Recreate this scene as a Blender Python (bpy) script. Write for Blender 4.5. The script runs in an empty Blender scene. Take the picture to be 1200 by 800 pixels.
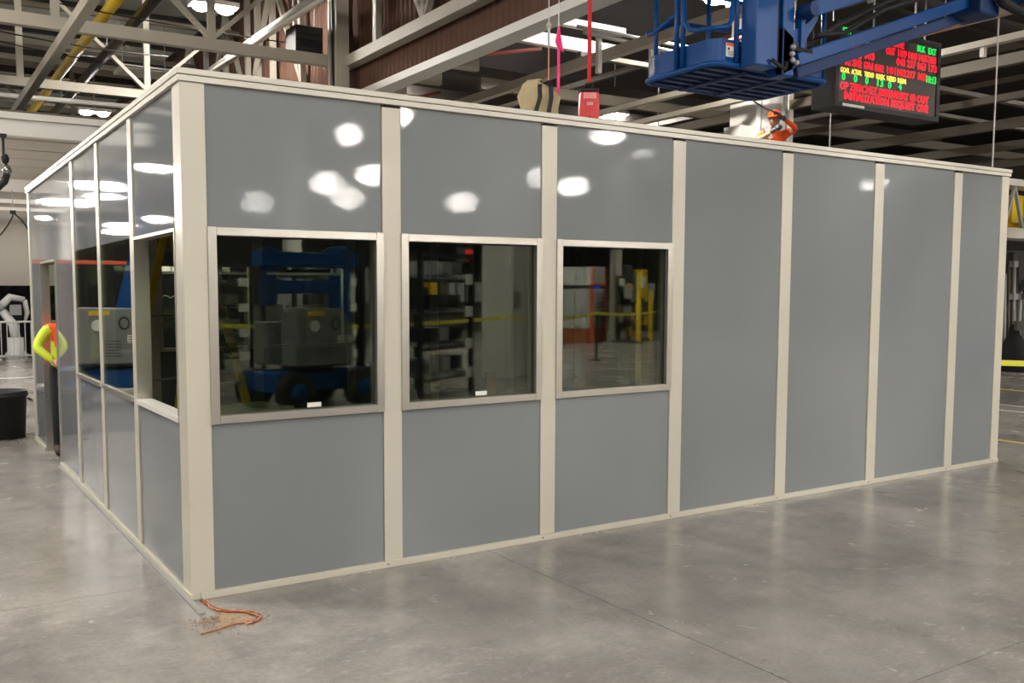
import bpy, bmesh, math, random
from mathutils import Vector, Matrix, Euler
random.seed(7)
D = bpy.data
SC = bpy.context.scene
COL = SC.collection

# ------------------------------------------------------------------ camera
cam = D.cameras.new('camera')
cam_ob = D.objects.new('camera', cam)
COL.objects.link(cam_ob)
cam.sensor_fit = 'HORIZONTAL'
cam.sensor_width = 36.0
cam.lens = 1084.328 / 1200 * 36.0
cam.shift_x = 65.0966 / 1200
cam.shift_y = 26.0641 / 1200
cam.clip_start = 0.05
cam.clip_end = 400
_r = Vector((0.85501737, -0.51859833, -0.0010378))
_u = Vector((0.04109742, 0.06576253, 0.99698861))
_f = Vector((0.51696838, 0.85248523, -0.07754116))
_m = Matrix((_r, _u, -_f)).transposed().to_4x4()
_m.translation = Vector((-1.37274, -5.16807, 1.74791))
cam_ob.matrix_world = _m
SC.camera = cam_ob

# ------------------------------------------------------------------ world and exposure
world = D.worlds.new('world')
SC.world = world
world.use_nodes = True
world.node_tree.nodes['Background'].inputs[0].default_value = (0.9, 0.95, 1.0, 1)
world.node_tree.nodes['Background'].inputs[1].default_value = 0.02
vs = SC.view_settings
vs.view_transform = 'Standard'
vs.look = 'None'
vs.gamma = 1.0
vs.use_curve_mapping = False
vs.exposure = -0.05
LAMP_STRENGTH = 620.0


# ------------------------------------------------------------------ materials
def lin(r, g, b):
    def f(c):
        c /= 255.0
        return c / 12.92 if c <= 0.04045 else ((c + 0.055) / 1.055) ** 2.4
    return (f(r), f(g), f(b), 1.0)


def mat(name, rgb, rough=0.5, metal=0.0, var=0.12, scale=6.0, bump=0.0, bscale=60.0, spec=0.5,
        emit=None, estr=0.0, coat=0.0, coat_rough=0.1, stretch=None):
    m = D.materials.new(name)
    m.use_nodes = True
    nt = m.node_tree
    b = nt.nodes['Principled BSDF']
    geo = nt.nodes.new('ShaderNodeNewGeometry')
    src = geo.outputs['Position']
    if stretch:
        vm = nt.nodes.new('ShaderNodeVectorMath')
        vm.operation = 'MULTIPLY'
        vm.inputs[1].default_value = stretch
        nt.links.new(src, vm.inputs[0])
        src = vm.outputs[0]
    no = nt.nodes.new('ShaderNodeTexNoise')
    no.inputs['Scale'].default_value = scale
    no.inputs['Detail'].default_value = 4
    nt.links.new(src, no.inputs['Vector'])
    mx = nt.nodes.new('ShaderNodeMix')
    mx.data_type = 'RGBA'
    c = lin(*rgb)
    mx.inputs['A'].default_value = (c[0] * (1 - var), c[1] * (1 - var), c[2] * (1 - var), 1)
    mx.inputs['B'].default_value = (min(1, c[0] * (1 + var)), min(1, c[1] * (1 + var)), min(1, c[2] * (1 + var)), 1)
    nt.links.new(no.outputs['Fac'], mx.inputs['Factor'])
    nt.links.new(mx.outputs['Result'], b.inputs['Base Color'])
    b.inputs['Roughness'].default_value = rough
    b.inputs['Metallic'].default_value = metal
    b.inputs['Specular IOR Level'].default_value = spec
    b.inputs['Coat Weight'].default_value = coat
    b.inputs['Coat Roughness'].default_value = coat_rough
    if emit:
        b.inputs['Emission Color'].default_value = lin(*emit)
        b.inputs['Emission Strength'].default_value = estr
    if bump > 0:
        n2 = nt.nodes.new('ShaderNodeTexNoise')
        n2.inputs['Scale'].default_value = bscale
        n2.inputs['Detail'].default_value = 3
        nt.links.new(src, n2.inputs['Vector'])
        bp = nt.nodes.new('ShaderNodeBump')
        bp.inputs['Strength'].default_value = bump
        bp.inputs['Distance'].default_value = 0.01
        nt.links.new(n2.outputs['Fac'], bp.inputs['Height'])
        nt.links.new(bp.outputs['Normal'], b.inputs['Normal'])
    return m


def glass_mat(name, tint):
    m = D.materials.new(name)
    m.use_nodes = True
    nt = m.node_tree
    nt.nodes.clear()
    L = nt.links.new
    out = nt.nodes.new('ShaderNodeOutputMaterial')
    geo = nt.nodes.new('ShaderNodeNewGeometry')
    dot = nt.nodes.new('ShaderNodeVectorMath')
    dot.operation = 'DOT_PRODUCT'
    L(geo.outputs['Normal'], dot.inputs[0])
    L(geo.outputs['Incoming'], dot.inputs[1])

    def mth(op, a, bb):
        n = nt.nodes.new('ShaderNodeMath')
        n.operation = op
        for i, v in enumerate((a, bb)):
            if v is None:
                continue
            if isinstance(v, (int, float)):
                n.inputs[i].default_value = v
            else:
                L(v, n.inputs[i])
        return n.outputs[0]
    c = mth('ABSOLUTE', dot.outputs['Value'], None)
    k = mth('POWER', mth('SUBTRACT', 1.0, c), 5.0)
    fr = mth('ADD', mth('MULTIPLY', k, 0.93), 0.062)
    tr = nt.nodes.new('ShaderNodeBsdfTransparent')
    tr.inputs[0].default_value = tint
    gl = nt.nodes.new('ShaderNodeBsdfGlossy')
    gl.inputs['Roughness'].default_value = 0.012
    gl.inputs['Color'].default_value = (1, 1, 1, 1)
    mx = nt.nodes.new('ShaderNodeMixShader')
    L(fr, mx.inputs[0])
    L(tr.outputs[0], mx.inputs[1])
    L(gl.outputs[0], mx.inputs[2])
    L(mx.outputs[0], out.inputs[0])
    return m


def concrete_mat():
    m = D.materials.new('polished_concrete')
    m.use_nodes = True
    nt = m.node_tree
    L = nt.links.new
    b = nt.nodes['Principled BSDF']
    geo = nt.nodes.new('ShaderNodeNewGeometry')

    def noise(scale, detail=5, rough=0.6, dist=0.0, mul=(1, 1, 1), off=(0, 0, 0)):
        mp = nt.nodes.new('ShaderNodeMapping')
        mp.inputs['Scale'].default_value = mul
        mp.inputs['Location'].default_value = off
        L(geo.outputs['Position'], mp.inputs[0])
        n = nt.nodes.new('ShaderNodeTexNoise')
        n.inputs['Scale'].default_value = scale
        n.inputs['Detail'].default_value = detail
        n.inputs['Roughness'].default_value = rough
        n.inputs['Distortion'].default_value = dist
        L(mp.outputs[0], n.inputs['Vector'])
        return n.outputs['Fac']

    def ramp(fac, stops):
        r = nt.nodes.new('ShaderNodeValToRGB')
        e = r.color_ramp.elements
        e[0].position, e[0].color = stops[0]
        e[1].position, e[1].color = stops[1]
        for p, c in stops[2:]:
            k = e.new(p)
            k.color = c
        L(fac, r.inputs[0])
        return r.outputs[0]

    def mix(fac, a, bb, mode='MIX'):
        x = nt.nodes.new('ShaderNodeMix')
        x.data_type = 'RGBA'
        x.blend_type = mode
        if isinstance(fac, (int, float)):
            x.inputs['Factor'].default_value = fac
        else:
            L(fac, x.inputs['Factor'])
        for nm, v in (('A', a), ('B', bb)):
            if isinstance(v, tuple):
                x.inputs[nm].default_value = v
            else:
                L(v, x.inputs[nm])
        return x.outputs['Result']
    base = ramp(noise(0.8, 7, 0.6, 0.2), [(0.28, lin(114, 110, 105)), (0.72, lin(172, 167, 160))])
    swirl = ramp(noise(3.4, 9, 0.72, 0.4, (1, 2.0, 1)), [(0.25, (0.80, 0.80, 0.81, 1)), (0.75, (1.14, 1.14, 1.13, 1))])
    c = mix(1.0, base, swirl, 'MULTIPLY')
    fine = ramp(noise(34, 4, 0.7), [(0.3, (0.88, 0.88, 0.88, 1)), (0.7, (1.1, 1.1, 1.1, 1))])
    c = mix(1.0, c, fine, 'MULTIPLY')
    # pale dried scuffs, stretched along the floor in broken smears
    sc = ramp(noise(9.0, 7, 0.78, 0.2, (1.0, 2.0, 1)), [(0.55, (0, 0, 0, 1)), (0.74, (1, 1, 1, 1))])
    area = ramp(noise(0.45, 2, 0.5, 0.0, (1, 1, 1), (3.1, 1.7, 0)), [(0.42, (0, 0, 0, 1)), (0.62, (1, 1, 1, 1))])
    sfac = mix(1.0, sc, area, 'MULTIPLY')
    sfac = mix(1.0, sfac, (0.6, 0.6, 0.6, 1), 'MULTIPLY')
    c = mix(sfac, c, lin(206, 204, 199))
    # dark tyre rubs
    dk = ramp(noise(1.3, 6, 0.6, 0.3, (1.6, 0.8, 1), (8, 3, 0)), [(0.48, (0, 0, 0, 1)), (0.80, (0.6, 0.6, 0.6, 1))])
    c = mix(dk, c, lin(92, 88, 84))
    L(c, b.inputs['Base Color'])
    rr = nt.nodes.new('ShaderNodeMapRange')
    rr.inputs['From Min'].default_value = 0.3
    rr.inputs['From Max'].default_value = 0.7
    rr.inputs['To Min'].default_value = 0.15
    rr.inputs['To Max'].default_value = 0.30
    L(noise(1.8, 5, 0.6, 0.8), rr.inputs['Value'])
    L(rr.outputs[0], b.inputs['Roughness'])
    b.inputs['Specular IOR Level'].default_value = 0.5
    bp = nt.nodes.new('ShaderNodeBump')
    bp.inputs['Strength'].default_value = 0.06
    bp.inputs['Distance'].default_value = 0.004
    L(noise(18, 4, 0.6), bp.inputs['Height'])
    L(bp.outputs[0], b.inputs['Normal'])
    return m


M = {}
M['concrete'] = concrete_mat()
M['panel'] = mat('grey_wall_panel', (127, 131, 133), 0.030, var=0.06, scale=1.2, bump=0.008, bscale=260, spec=0.42)
M['cream'] = mat('cream_trim', (198, 193, 177), 0.34, var=0.03, scale=3, bump=0.02, bscale=90)
M['cap'] = mat('cap_trim', (206, 201, 188), 0.34, var=0.03, scale=3)
M['alu'] = mat('brushed_aluminium', (205, 200, 190), 0.30, metal=0.85, var=0.08, scale=14, bump=0.03, bscale=40, stretch=(0.4, 0.4, 5))
M['dark'] = mat('dark_gap', (24, 24, 24), 0.7)
M['glass'] = glass_mat('window_glass', (0.80, 0.84, 0.77, 1))
M['sticker'] = mat('white_sticker', (225, 225, 215), 0.6)
M['ink'] = mat('black_ink', (26, 26, 28), 0.6)
M['roofdeck'] = mat('booth_roof', (120, 120, 116), 0.6)
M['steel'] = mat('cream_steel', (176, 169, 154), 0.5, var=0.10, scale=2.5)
M['steel_d'] = mat('dark_steel', (98, 90, 77), 0.6, var=0.15, scale=2.5)  # darker steel tone, mostly for far and right-hand members
M['white_steel'] = mat('white_steel', (222, 219, 212), 0.42, var=0.05, scale=2)
M['deck_l'] = mat('pale_deck', (178, 180, 170), 0.7, var=0.2, scale=1.1)
M['deck_d'] = mat('dark_deck', (48, 42, 36), 0.8, var=0.25, scale=1.1)
M['purlin_d'] = mat('dark_purlin', (40, 38, 36), 0.7)
M['brown'] = mat('brown_siding', (98, 72, 60), 0.85, var=0.12, scale=2, spec=0.2)
M['hallwall'] = mat('hall_wall', (92, 88, 82), 0.8, var=0.25, scale=0.4)
M['yellow'] = mat('yellow_paint', (212, 176, 38), 0.45, var=0.1)
M['pipe_d'] = mat('dark_pipe', (58, 52, 48), 0.5, var=0.15)
M['orange'] = mat('orange_paint', (196, 84, 44), 0.5, var=0.1)
M['rust'] = mat('red_oxide', (120, 52, 40), 0.6, var=0.15)
M['blue'] = mat('lift_blue', (3, 68, 132), 0.42, var=0.12, scale=5, spec=0.3)
M['blue_d'] = mat('lift_blue_frame', (3, 46, 96), 0.6, var=0.12, scale=5)
M['grey_cover'] = mat('grey_cover', (122, 124, 122), 0.4, var=0.05)
M['black'] = mat('black_rubber', (24, 24, 25), 0.65, var=0.2)
M['blackcloth'] = mat('black_curtain', (13, 13, 14), 0.9, var=0.2)
M['whitecloth'] = mat('white_curtain', (176, 170, 160), 0.85, var=0.06, scale=1)
M['soffit'] = mat('soffit_sheet', (186, 181, 171), 0.55, var=0.06, scale=1)
M['chrome'] = mat('bright_metal', (190, 190, 190), 0.25, metal=1.0)
M['galv'] = mat('galvanised', (168, 168, 166), 0.45, metal=0.5)
M['hivis_o'] = mat('hivis_orange', (255, 92, 24), 0.7, var=0.08, emit=(255, 80, 20), estr=0.0)
M['hivis_y'] = mat('hivis_yellow', (214, 232, 62), 0.7, var=0.08)
M['refl'] = mat('reflective_band', (196, 196, 190), 0.4)
M['trouser'] = mat('dark_trousers', (34, 34, 40), 0.85)
M['boot'] = mat('brown_boot', (58, 40, 30), 0.7)
M['skin'] = mat('skin', (190, 140, 112), 0.55)
M['hair'] = mat('dark_hair', (28, 22, 18), 0.7)
M['glove'] = mat('grey_glove', (90, 90, 92), 0.8)
M['khaki'] = mat('khaki_canvas', (176, 158, 124), 0.9, var=0.14, scale=14, bump=0.25, bscale=40)
M['pink'] = mat('pink_webbing', (250, 60, 130), 0.7)
M['palerope'] = mat('pale_lanyard', (206, 140, 112), 0.8)
M['red'] = mat('red_plastic', (206, 30, 30), 0.35)
M['redstrap'] = mat('red_webbing', (198, 34, 40), 0.7)
M['pinklabel'] = mat('pink_label', (238, 150, 150), 0.6)
M['screen'] = mat('led_panel_face', (86, 79, 75), 0.5)
M['signbox'] = mat('sign_housing', (44, 42, 40), 0.55)
M['led_r'] = mat('led_red', (255, 20, 40), 0.5, emit=(255, 12, 36), estr=2.2)
M['led_g'] = mat('led_green', (20, 255, 100), 0.5, emit=(8, 240, 90), estr=1.2)
M['led_y'] = mat('led_yellow', (255, 230, 90), 0.5, emit=(255, 225, 80), estr=1.2)
M['led_b'] = mat('led_blue', (30, 60, 255), 0.5, emit=(20, 60, 255), estr=3.0)
M['lens'] = mat('lamp_lens', (255, 255, 255), 0.4, emit=(255, 249, 241), estr=LAMP_STRENGTH)
M['off_lens'] = mat('frosted_diffuser', (205, 203, 190), 0.5)
M['wood'] = mat('raw_timber', (168, 122, 76), 0.8, var=0.2, scale=5, stretch=(1, 1, 0.2))
M['rope'] = mat('orange_twine', (150, 92, 54), 0.9, var=0.25, scale=40)
M['dust'] = mat('sawdust', (160, 136, 112), 0.95, var=0.2, scale=30)
M['tape'] = mat('caution_tape', (226, 222, 70), 0.5)
M['paint_y'] = mat('floor_line_yellow', (214, 190, 90), 0.6, var=0.15, scale=20)
M['paint_w'] = mat('floor_line_white', (200, 196, 186), 0.6, var=0.15, scale=20)
M['amber'] = mat('amber_panel', (150, 84, 46), 0.5)
M['grime'] = mat('machine_grime', (70, 68, 64), 0.6, var=0.4, scale=7)
M['machine_w'] = mat('machine_white', (176, 176, 174), 0.45, var=0.1)
M['lemon'] = mat('bright_yellow_guard', (250, 214, 30), 0.4)
M['cardboard'] = mat('pale_carton', (196, 188, 176), 0.8)


# ------------------------------------------------------------------ geometry helpers
class MB:
    def __init__(s):
        s.v = []
        s.f = []

    def add(s, vs, fs):
        o = len(s.v)
        s.v += [tuple(v) for v in vs]
        s.f += [tuple(i + o for i in f) for f in fs]
        return s

    def box(s, x0, x1, y0, y1, z0, z1):
        vs = [(x0, y0, z0), (x1, y0, z0), (x1, y1, z0), (x0, y1, z0), (x0, y0, z1), (x1, y0, z1), (x1, y1, z1), (x0, y1, z1)]
        return s.add(vs, [(3, 2, 1, 0), (4, 5, 6, 7), (0, 1, 5, 4), (1, 2, 6, 5), (2, 3, 7, 6), (3, 0, 4, 7)])

    def obox(s, c, size, rot=None):
        hx, hy, hz = (k / 2 for k in size)
        R = rot if rot is not None else Matrix.Identity(3)
        c = Vector(c)
        vs = []
        for z in (-hz, hz):
            for x, y in ((-hx, -hy), (hx, -hy), (hx, hy), (-hx, hy)):
                vs.append(c + R @ Vector((x, y, z)))
        return s.add(vs, [(3, 2, 1, 0), (4, 5, 6, 7), (0, 1, 5, 4), (1, 2, 6, 5), (2, 3, 7, 6), (3, 0, 4, 7)])

    def bar(s, p0, p1, w, h, up=(0, 0, 1)):
        p0, p1 = Vector(p0), Vector(p1)
        d = (p1 - p0)
        ln = d.length
        d.normalize()
        u = Vector(up)
        if abs(d.dot(u)) > 0.99:
            u = Vector((1, 0, 0))
        x = d.cross(u).normalized()
        u2 = x.cross(d).normalized()
        R = Matrix((d, x, u2)).transposed()
        return s.obox((p0 + p1) / 2, (ln, w, h), R)

    def tube(s, pts, r, n=8, closed=False):
        pts = [Vector(p) for p in pts]
        rs = r if isinstance(r, (list, tuple)) else [r] * len(pts)
        rings = []
        prev = None
        N = len(pts)
        for i, p in enumerate(pts):
            if closed:
                d = pts[(i + 1) % N] - pts[i - 1]
            else:
                d = pts[min(i + 1, N - 1)] - pts[max(i - 1, 0)]
            d.normalize()
            if prev is None:
                a = Vector((0, 0, 1)) if abs(d.z) < 0.9 else Vector((1, 0, 0))
                x = d.cross(a).normalized()
            else:
                x = (prev - d * prev.dot(d)).normalized()
            prev = x
            y = d.cross(x)
            rings.append([p + (x * math.cos(2 * math.pi * k / n) + y * math.sin(2 * math.pi * k / n)) * rs[i] for k in range(n)])
        o = len(s.v)
        for rg in rings:
            s.v += [tuple(v) for v in rg]
        cnt = N if closed else N - 1
        for i in range(cnt):
            a, b = o + i * n, o + ((i + 1) % N) * n
            for k in range(n):
                s.f.append((a + k, a + (k + 1) % n, b + (k + 1) % n, b + k))
        if not closed:
            s.f.append(tuple(o + k for k in reversed(range(n))))
            s.f.append(tuple(o + (N - 1) * n + k for k in range(n)))
        return s

    def cyl(s, p0, p1, r0, r1=None, n=16):
        return s.tube([p0, p1], [r0, r0 if r1 is None else r1], n)

    def prism(s, outline, a0, a1, axis='z'):
        n = len(outline)

        def P(u, v, a):
            return {'z': (u, v, a), 'y': (u, a, v), 'x': (a, u, v)}[axis]
        vs = [P(u, v, a0) for u, v in outline] + [P(u, v, a1) for u, v in outline]
        fs = [tuple(reversed(range(n))), tuple(range(n, 2 * n))]
        fs += [(i, (i + 1) % n, n + (i + 1) % n, n + i) for i in range(n)]
        return s.add(vs, fs)

    def lathe(s, prof, c=(0, 0, 0), n=24):
        o = len(s.v)
        for r, z in prof:
            for k in range(n):
                a = 2 * math.pi * k / n
                s.v.append((c[0] + r * math.cos(a), c[1] + r * math.sin(a), c[2] + z))
        for i in range(len(prof) - 1):
            for k in range(n):
                s.f.append((o + i * n + k, o + i * n + (k + 1) % n, o + (i + 1) * n + (k + 1) % n, o + (i + 1) * n + k))
        return s

    def ball(s, c, r, sx=1, sy=1, sz=1, n=14, m=9):
        prof = []
        o = len(s.v)
        for i in range(m + 1):
            t = math.pi * i / m
            for k in range(n):
                a = 2 * math.pi * k / n
                s.v.append((c[0] + r * sx * math.sin(t) * math.cos(a), c[1] + r * sy * math.sin(t) * math.sin(a), c[2] - r * sz * math.cos(t)))
        for i in range(m):
            for k in range(n):
                s.f.append((o + i * n + k, o + i * n + (k + 1) % n, o + (i + 1) * n + (k + 1) % n, o + (i + 1) * n + k))
        return s

    def mesh(s, name, m, smooth=False):
        me = D.meshes.new(name)
        me.from_pydata(s.v, [], s.f)
        bm = bmesh.new()
        bm.from_mesh(me)
        bmesh.ops.remove_doubles(bm, verts=bm.verts, dist=1e-6)
        bmesh.ops.recalc_face_normals(bm, faces=bm.faces)
        bm.to_mesh(me)
        bm.free()
        me.materials.append(M[m] if isinstance(m, str) else m)
        if smooth:
            for p in me.polygons:
                p.use_smooth = True
        return me

    def build(s, name, m, parent=None, smooth=False, bevel=0.0, loc=None, rot=None, label=None):
        o = D.objects.new(name, s.mesh(name, m, smooth))
        COL.objects.link(o)
        if parent is not None:
            o.parent = parent
        if loc is not None:
            o.location = loc
        if rot is not None:
            o.rotation_euler = rot
        if bevel > 0:
            b = o.modifiers.new('bevel', 'BEVEL')
            b.width = bevel
            b.segments = 2
            b.limit_method = 'ANGLE'
        if label:
            o['label'] = label
        return o


def inst(name, me, parent, loc=(0, 0, 0), rot=(0, 0, 0)):
    o = D.objects.new(name, me)
    COL.objects.link(o)
    o.parent = parent
    o.location = loc
    o.rotation_euler = rot
    return o


def tag(o, label, cat, group=None, kind=None):
    o['label'] = label
    o['category'] = cat
    if group:
        o['group'] = group
    if kind:
        o['kind'] = kind
    return o


def thing(name, label, cat, loc=(0, 0, 0), rotz=0.0, group=None, kind=None):
    o = D.objects.new(name, None)
    COL.objects.link(o)
    o.empty_display_size = 0.2
    o.location = loc
    o.rotation_euler = (0, 0, rotz)
    return tag(o, label, cat, group, kind)


def copy_tree(o, parent=None):
    c = o.copy()
    COL.objects.link(c)
    c.parent = parent
    for ch in list(o.children):
        copy_tree(ch, c)
    return c


def text(name, s, size, m, parent, loc, rot, align='LEFT', sx=1.0, thick=0.001, bold=0.0, fit=None):
    cu = D.curves.new(name, 'FONT')
    cu.body = s
    cu.size = size
    cu.align_x = align
    cu.extrude = thick
    cu.resolution_u = 2
    cu.offset = bold
    t = D.objects.new(name + '_tmp', cu)
    COL.objects.link(t)
    dg = bpy.context.evaluated_depsgraph_get()
    me = D.meshes.new_from_object(t.evaluated_get(dg))
    D.objects.remove(t)
    D.curves.remove(cu)
    me.name = name
    me.materials.clear()
    me.materials.append(M[m])
    o = D.objects.new(name, me)
    COL.objects.link(o)
    o.parent = parent
    o.location = loc
    o.rotation_euler = rot
    if fit:
        xs = [v.co.x for v in me.vertices]
        sx = fit / (max(xs) - min(xs))
    o.scale = (sx, 1, 1)
    return o


PI = math.pi
FRONT = (PI / 2, 0, 0)          # text standing up, facing -Y

# ------------------------------------------------------------------ hall floor
fl = MB().box(-26, 46, -62, 92, -0.12, -0.008).build('floor', 'concrete')
fl['kind'] = 'structure'
G = 4.74
GY = 3.16
slab_me = MB().box(0.004, G - 0.004, 0.0025, GY - 0.0025, -0.05, 0.0).mesh('slab', 'concrete')
for i in range(-3, 4):
    for j in range(-3, 8):
        inst('slab', slab_me, fl, (2.0 + i * G, -2.78 + j * GY, 0))
for x, w, m in ((9.69, 0.07, 'paint_y'), (12.55, 0.10, 'paint_w'), (13.2, 0.08, 'paint_w'), (15.5, 0.12, 'paint_y')):
    MB().box(x - w / 2, x + w / 2, -8, 24, 0.0, 0.0015).build('floor_line', m, fl)
MB().box(-6, 6.5, 15.6, 15.72, 0.0, 0.0015).build('floor_line', 'paint_w', fl)

# hall walls
for nm, a in (('wall_left', (-26.3, -26, -62, 92, -0.1, 8.6)), ('wall_right', (46, 46.3, -62, 92, -0.1, 8.6)),
              ('wall_back', (-26, 46, 92, 92.3, -0.1, 8.6)), ('wall_front', (-26, 46, -62.3, -62, -0.1, 8.6))):
    w = MB().box(*a).build(nm, 'hallwall')
    w['kind'] = 'structure'

# ------------------------------------------------------------------ ceiling: decks, trusses, purlins
ceil = MB().box(-26, 46, -62, 92, 8.6, 8.75).build('ceiling', 'deck_d')
ceil['kind'] = 'structure'
for k in range(16):                       # pale sheets left of the bulkhead
    MB().box(-14, 5.6, 6 + k * 3.0, 8.97 + k * 3.0, 8.42, 8.46).build('deck_sheet', 'deck_l', ceil)
pm = MB().box(-14, 5.6, -0.06, 0.06, 8.20, 8.42).mesh('purlin', 'purlin_d')
for k in range(14):
    inst('purlin', pm, ceil, (0, 11 + k * 2.4, 0))
pm2 = MB().box(-14, 5.6, -0.05, 0.05, 7.55, 7.65).mesh('purlin', 'steel_d')
for k in range(8):
    inst('purlin', pm2, ceil, (0, 12.3 + k * 3.6, 0))


def truss_x(y, z, x0, x1, h, w, mt, step=2.4, top=8.2, name='roof_truss'):
    ch = MB().box(x0, x1, y - w / 2, y + w / 2, z - h / 2, z + h / 2).build(name, mt, ceil)
    MB().box(x0, x1, y - w / 2, y + w / 2, top - 0.1, top + 0.05).build('top_chord', mt, ch)
    n = int((x1 - x0) / step)
    vm = MB().box(-0.06, 0.06, y - 0.05, y + 0.05, z + h / 2, top - 0.1).mesh('web_post', mt)
    for i in range(n + 1):
        inst('web_post', vm, ch, (x0 + 0.3 + i * step, 0, 0))
    dm = {}
    for sg in (0, 1):
        a, b = ((0, z + h / 2), (step, top - 0.1)) if sg else ((0, top - 0.1), (step, z + h / 2))
        dm[sg] = MB().bar((a[0], y, a[1]), (b[0], y, b[1]), 0.07, 0.09, (0, 1, 0)).mesh('web_diagonal', mt)
    for i in range(n):
        inst('web_diagonal', dm[i % 2], ch, (x0 + 0.3 + i * step, 0, 0))
    return ch


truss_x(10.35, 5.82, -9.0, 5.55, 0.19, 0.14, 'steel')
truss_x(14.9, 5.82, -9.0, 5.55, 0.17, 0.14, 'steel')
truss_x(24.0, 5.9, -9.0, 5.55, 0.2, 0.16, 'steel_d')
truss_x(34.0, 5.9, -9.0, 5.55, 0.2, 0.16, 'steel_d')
MB().cyl((-9, 16.4, 5.75), (5.55, 16.4, 5.85), 0.055, n=10).build('brace_pipe', 'white_steel', ceil, True)
MB().box(0.93, 1.07, 3.0, 23, 5.50, 5.66).build('tie_beam', 'steel', ceil)
MB().cyl((4.69, 4, 6.5), (4.69, 23, 6.5), 0.09, n=12).build('conduit_pipe', 'white_steel', ceil, True)
MB().cyl((4.4, 4, 6.15), (4.4, 23, 6.35), 0.045, n=10).build('brace_pipe', 'steel', ceil, True)

# bulkhead girder clad in brown corrugated siding, running towards the camera
bx0 = 5.74
bulk = MB().box(bx0 + 0.05, bx0 + 0.16, -14, 34, 5.22, 8.42).build('bulkhead', 'brown', ceil)
out = []
rib = 0.15
rm = MB().prism([(0.0, 0.0), (0.03, -0.016), (0.09, -0.016), (0.12, 0.0)], 5.24, 8.40, 'z')
rm2 = MB()
rm2.v = [(bx0 + 0.05 + v[1], v[0], v[2]) for v in rm.v]
rm2.f = rm.f
rme = rm2.mesh('siding_rib', 'brown')
for k in range(300):
    inst('siding_rib', rme, bulk, (0, -13.8 + k * rib, 0))
MB().box(bx0 - 0.10, bx0 + 0.22, -14, 34, 5.10, 5.22).build('bottom_flange', 'white_steel', bulk)
MB().box(bx0 - 0.22, bx0 - 0.02, -14, 10.3, 5.66, 5.84).build('mid_chord', 'steel', bulk)
vm = MB().box(bx0 - 0.16, bx0 - 0.05, -0.06, 0.06, 5.84, 8.3).mesh('web_post', 'steel')
dm = [MB().bar((bx0 - 0.1, 0, 5.84), (bx0 - 0.1, 1.6, 8.3), 0.08, 0.10, (1, 0, 0)).mesh('web_diagonal', 'steel'),
      MB().bar((bx0 - 0.1, 0, 8.3), (bx0 - 0.1, 1.6, 5.84), 0.08, 0.10, (1, 0, 0)).mesh('web_diagonal', 'steel')]
for k in range(10):
    inst('web_post', vm, bulk, (0, 8.9 - k * 1.6, 0))
    inst('web_diagonal', dm[k % 2], bulk, (0, 7.3 - k * 1.6, 0))
for k in range(6):
    inst('web_post', vm, bulk, (0, 12.2 + k * 1.6, 0))
    inst('web_diagonal', dm[k % 2], bulk, (0, 12.2 + k * 1.6, 0))

# lower steel grid right of the bulkhead
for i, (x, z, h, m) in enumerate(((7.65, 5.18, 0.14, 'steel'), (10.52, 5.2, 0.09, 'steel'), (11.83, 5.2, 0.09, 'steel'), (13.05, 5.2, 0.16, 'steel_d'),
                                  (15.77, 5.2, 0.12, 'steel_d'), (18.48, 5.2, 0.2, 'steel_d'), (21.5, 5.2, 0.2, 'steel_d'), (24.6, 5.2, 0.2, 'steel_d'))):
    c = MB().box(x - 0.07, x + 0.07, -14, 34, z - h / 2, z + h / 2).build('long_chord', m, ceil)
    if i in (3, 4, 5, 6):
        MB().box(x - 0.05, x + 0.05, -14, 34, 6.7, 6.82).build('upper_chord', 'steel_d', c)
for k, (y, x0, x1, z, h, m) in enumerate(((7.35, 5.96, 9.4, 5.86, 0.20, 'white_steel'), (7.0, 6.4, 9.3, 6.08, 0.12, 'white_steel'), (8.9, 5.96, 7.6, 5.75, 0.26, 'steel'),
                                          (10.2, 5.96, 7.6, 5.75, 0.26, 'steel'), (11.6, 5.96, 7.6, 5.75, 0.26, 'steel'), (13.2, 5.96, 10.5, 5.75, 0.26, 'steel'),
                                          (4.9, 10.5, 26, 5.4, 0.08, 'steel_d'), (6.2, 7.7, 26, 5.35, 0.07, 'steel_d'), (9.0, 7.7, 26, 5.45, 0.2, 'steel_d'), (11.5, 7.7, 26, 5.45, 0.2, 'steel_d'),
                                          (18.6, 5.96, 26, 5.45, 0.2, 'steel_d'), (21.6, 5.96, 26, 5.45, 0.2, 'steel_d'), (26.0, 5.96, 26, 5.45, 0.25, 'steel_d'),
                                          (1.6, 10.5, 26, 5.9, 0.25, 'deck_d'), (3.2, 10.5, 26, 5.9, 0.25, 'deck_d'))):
    MB().box(x0, x1, y - 0.06, y + 0.06, z - h / 2, z + h / 2).build('cross_beam', m, ceil)
for k in range(9):
    MB().box(5.96, 30, 14 + k * 2.6, 14.14 + k * 2.6, 6.9, 7.15).build('cross_beam', 'deck_d', ceil)
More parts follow.
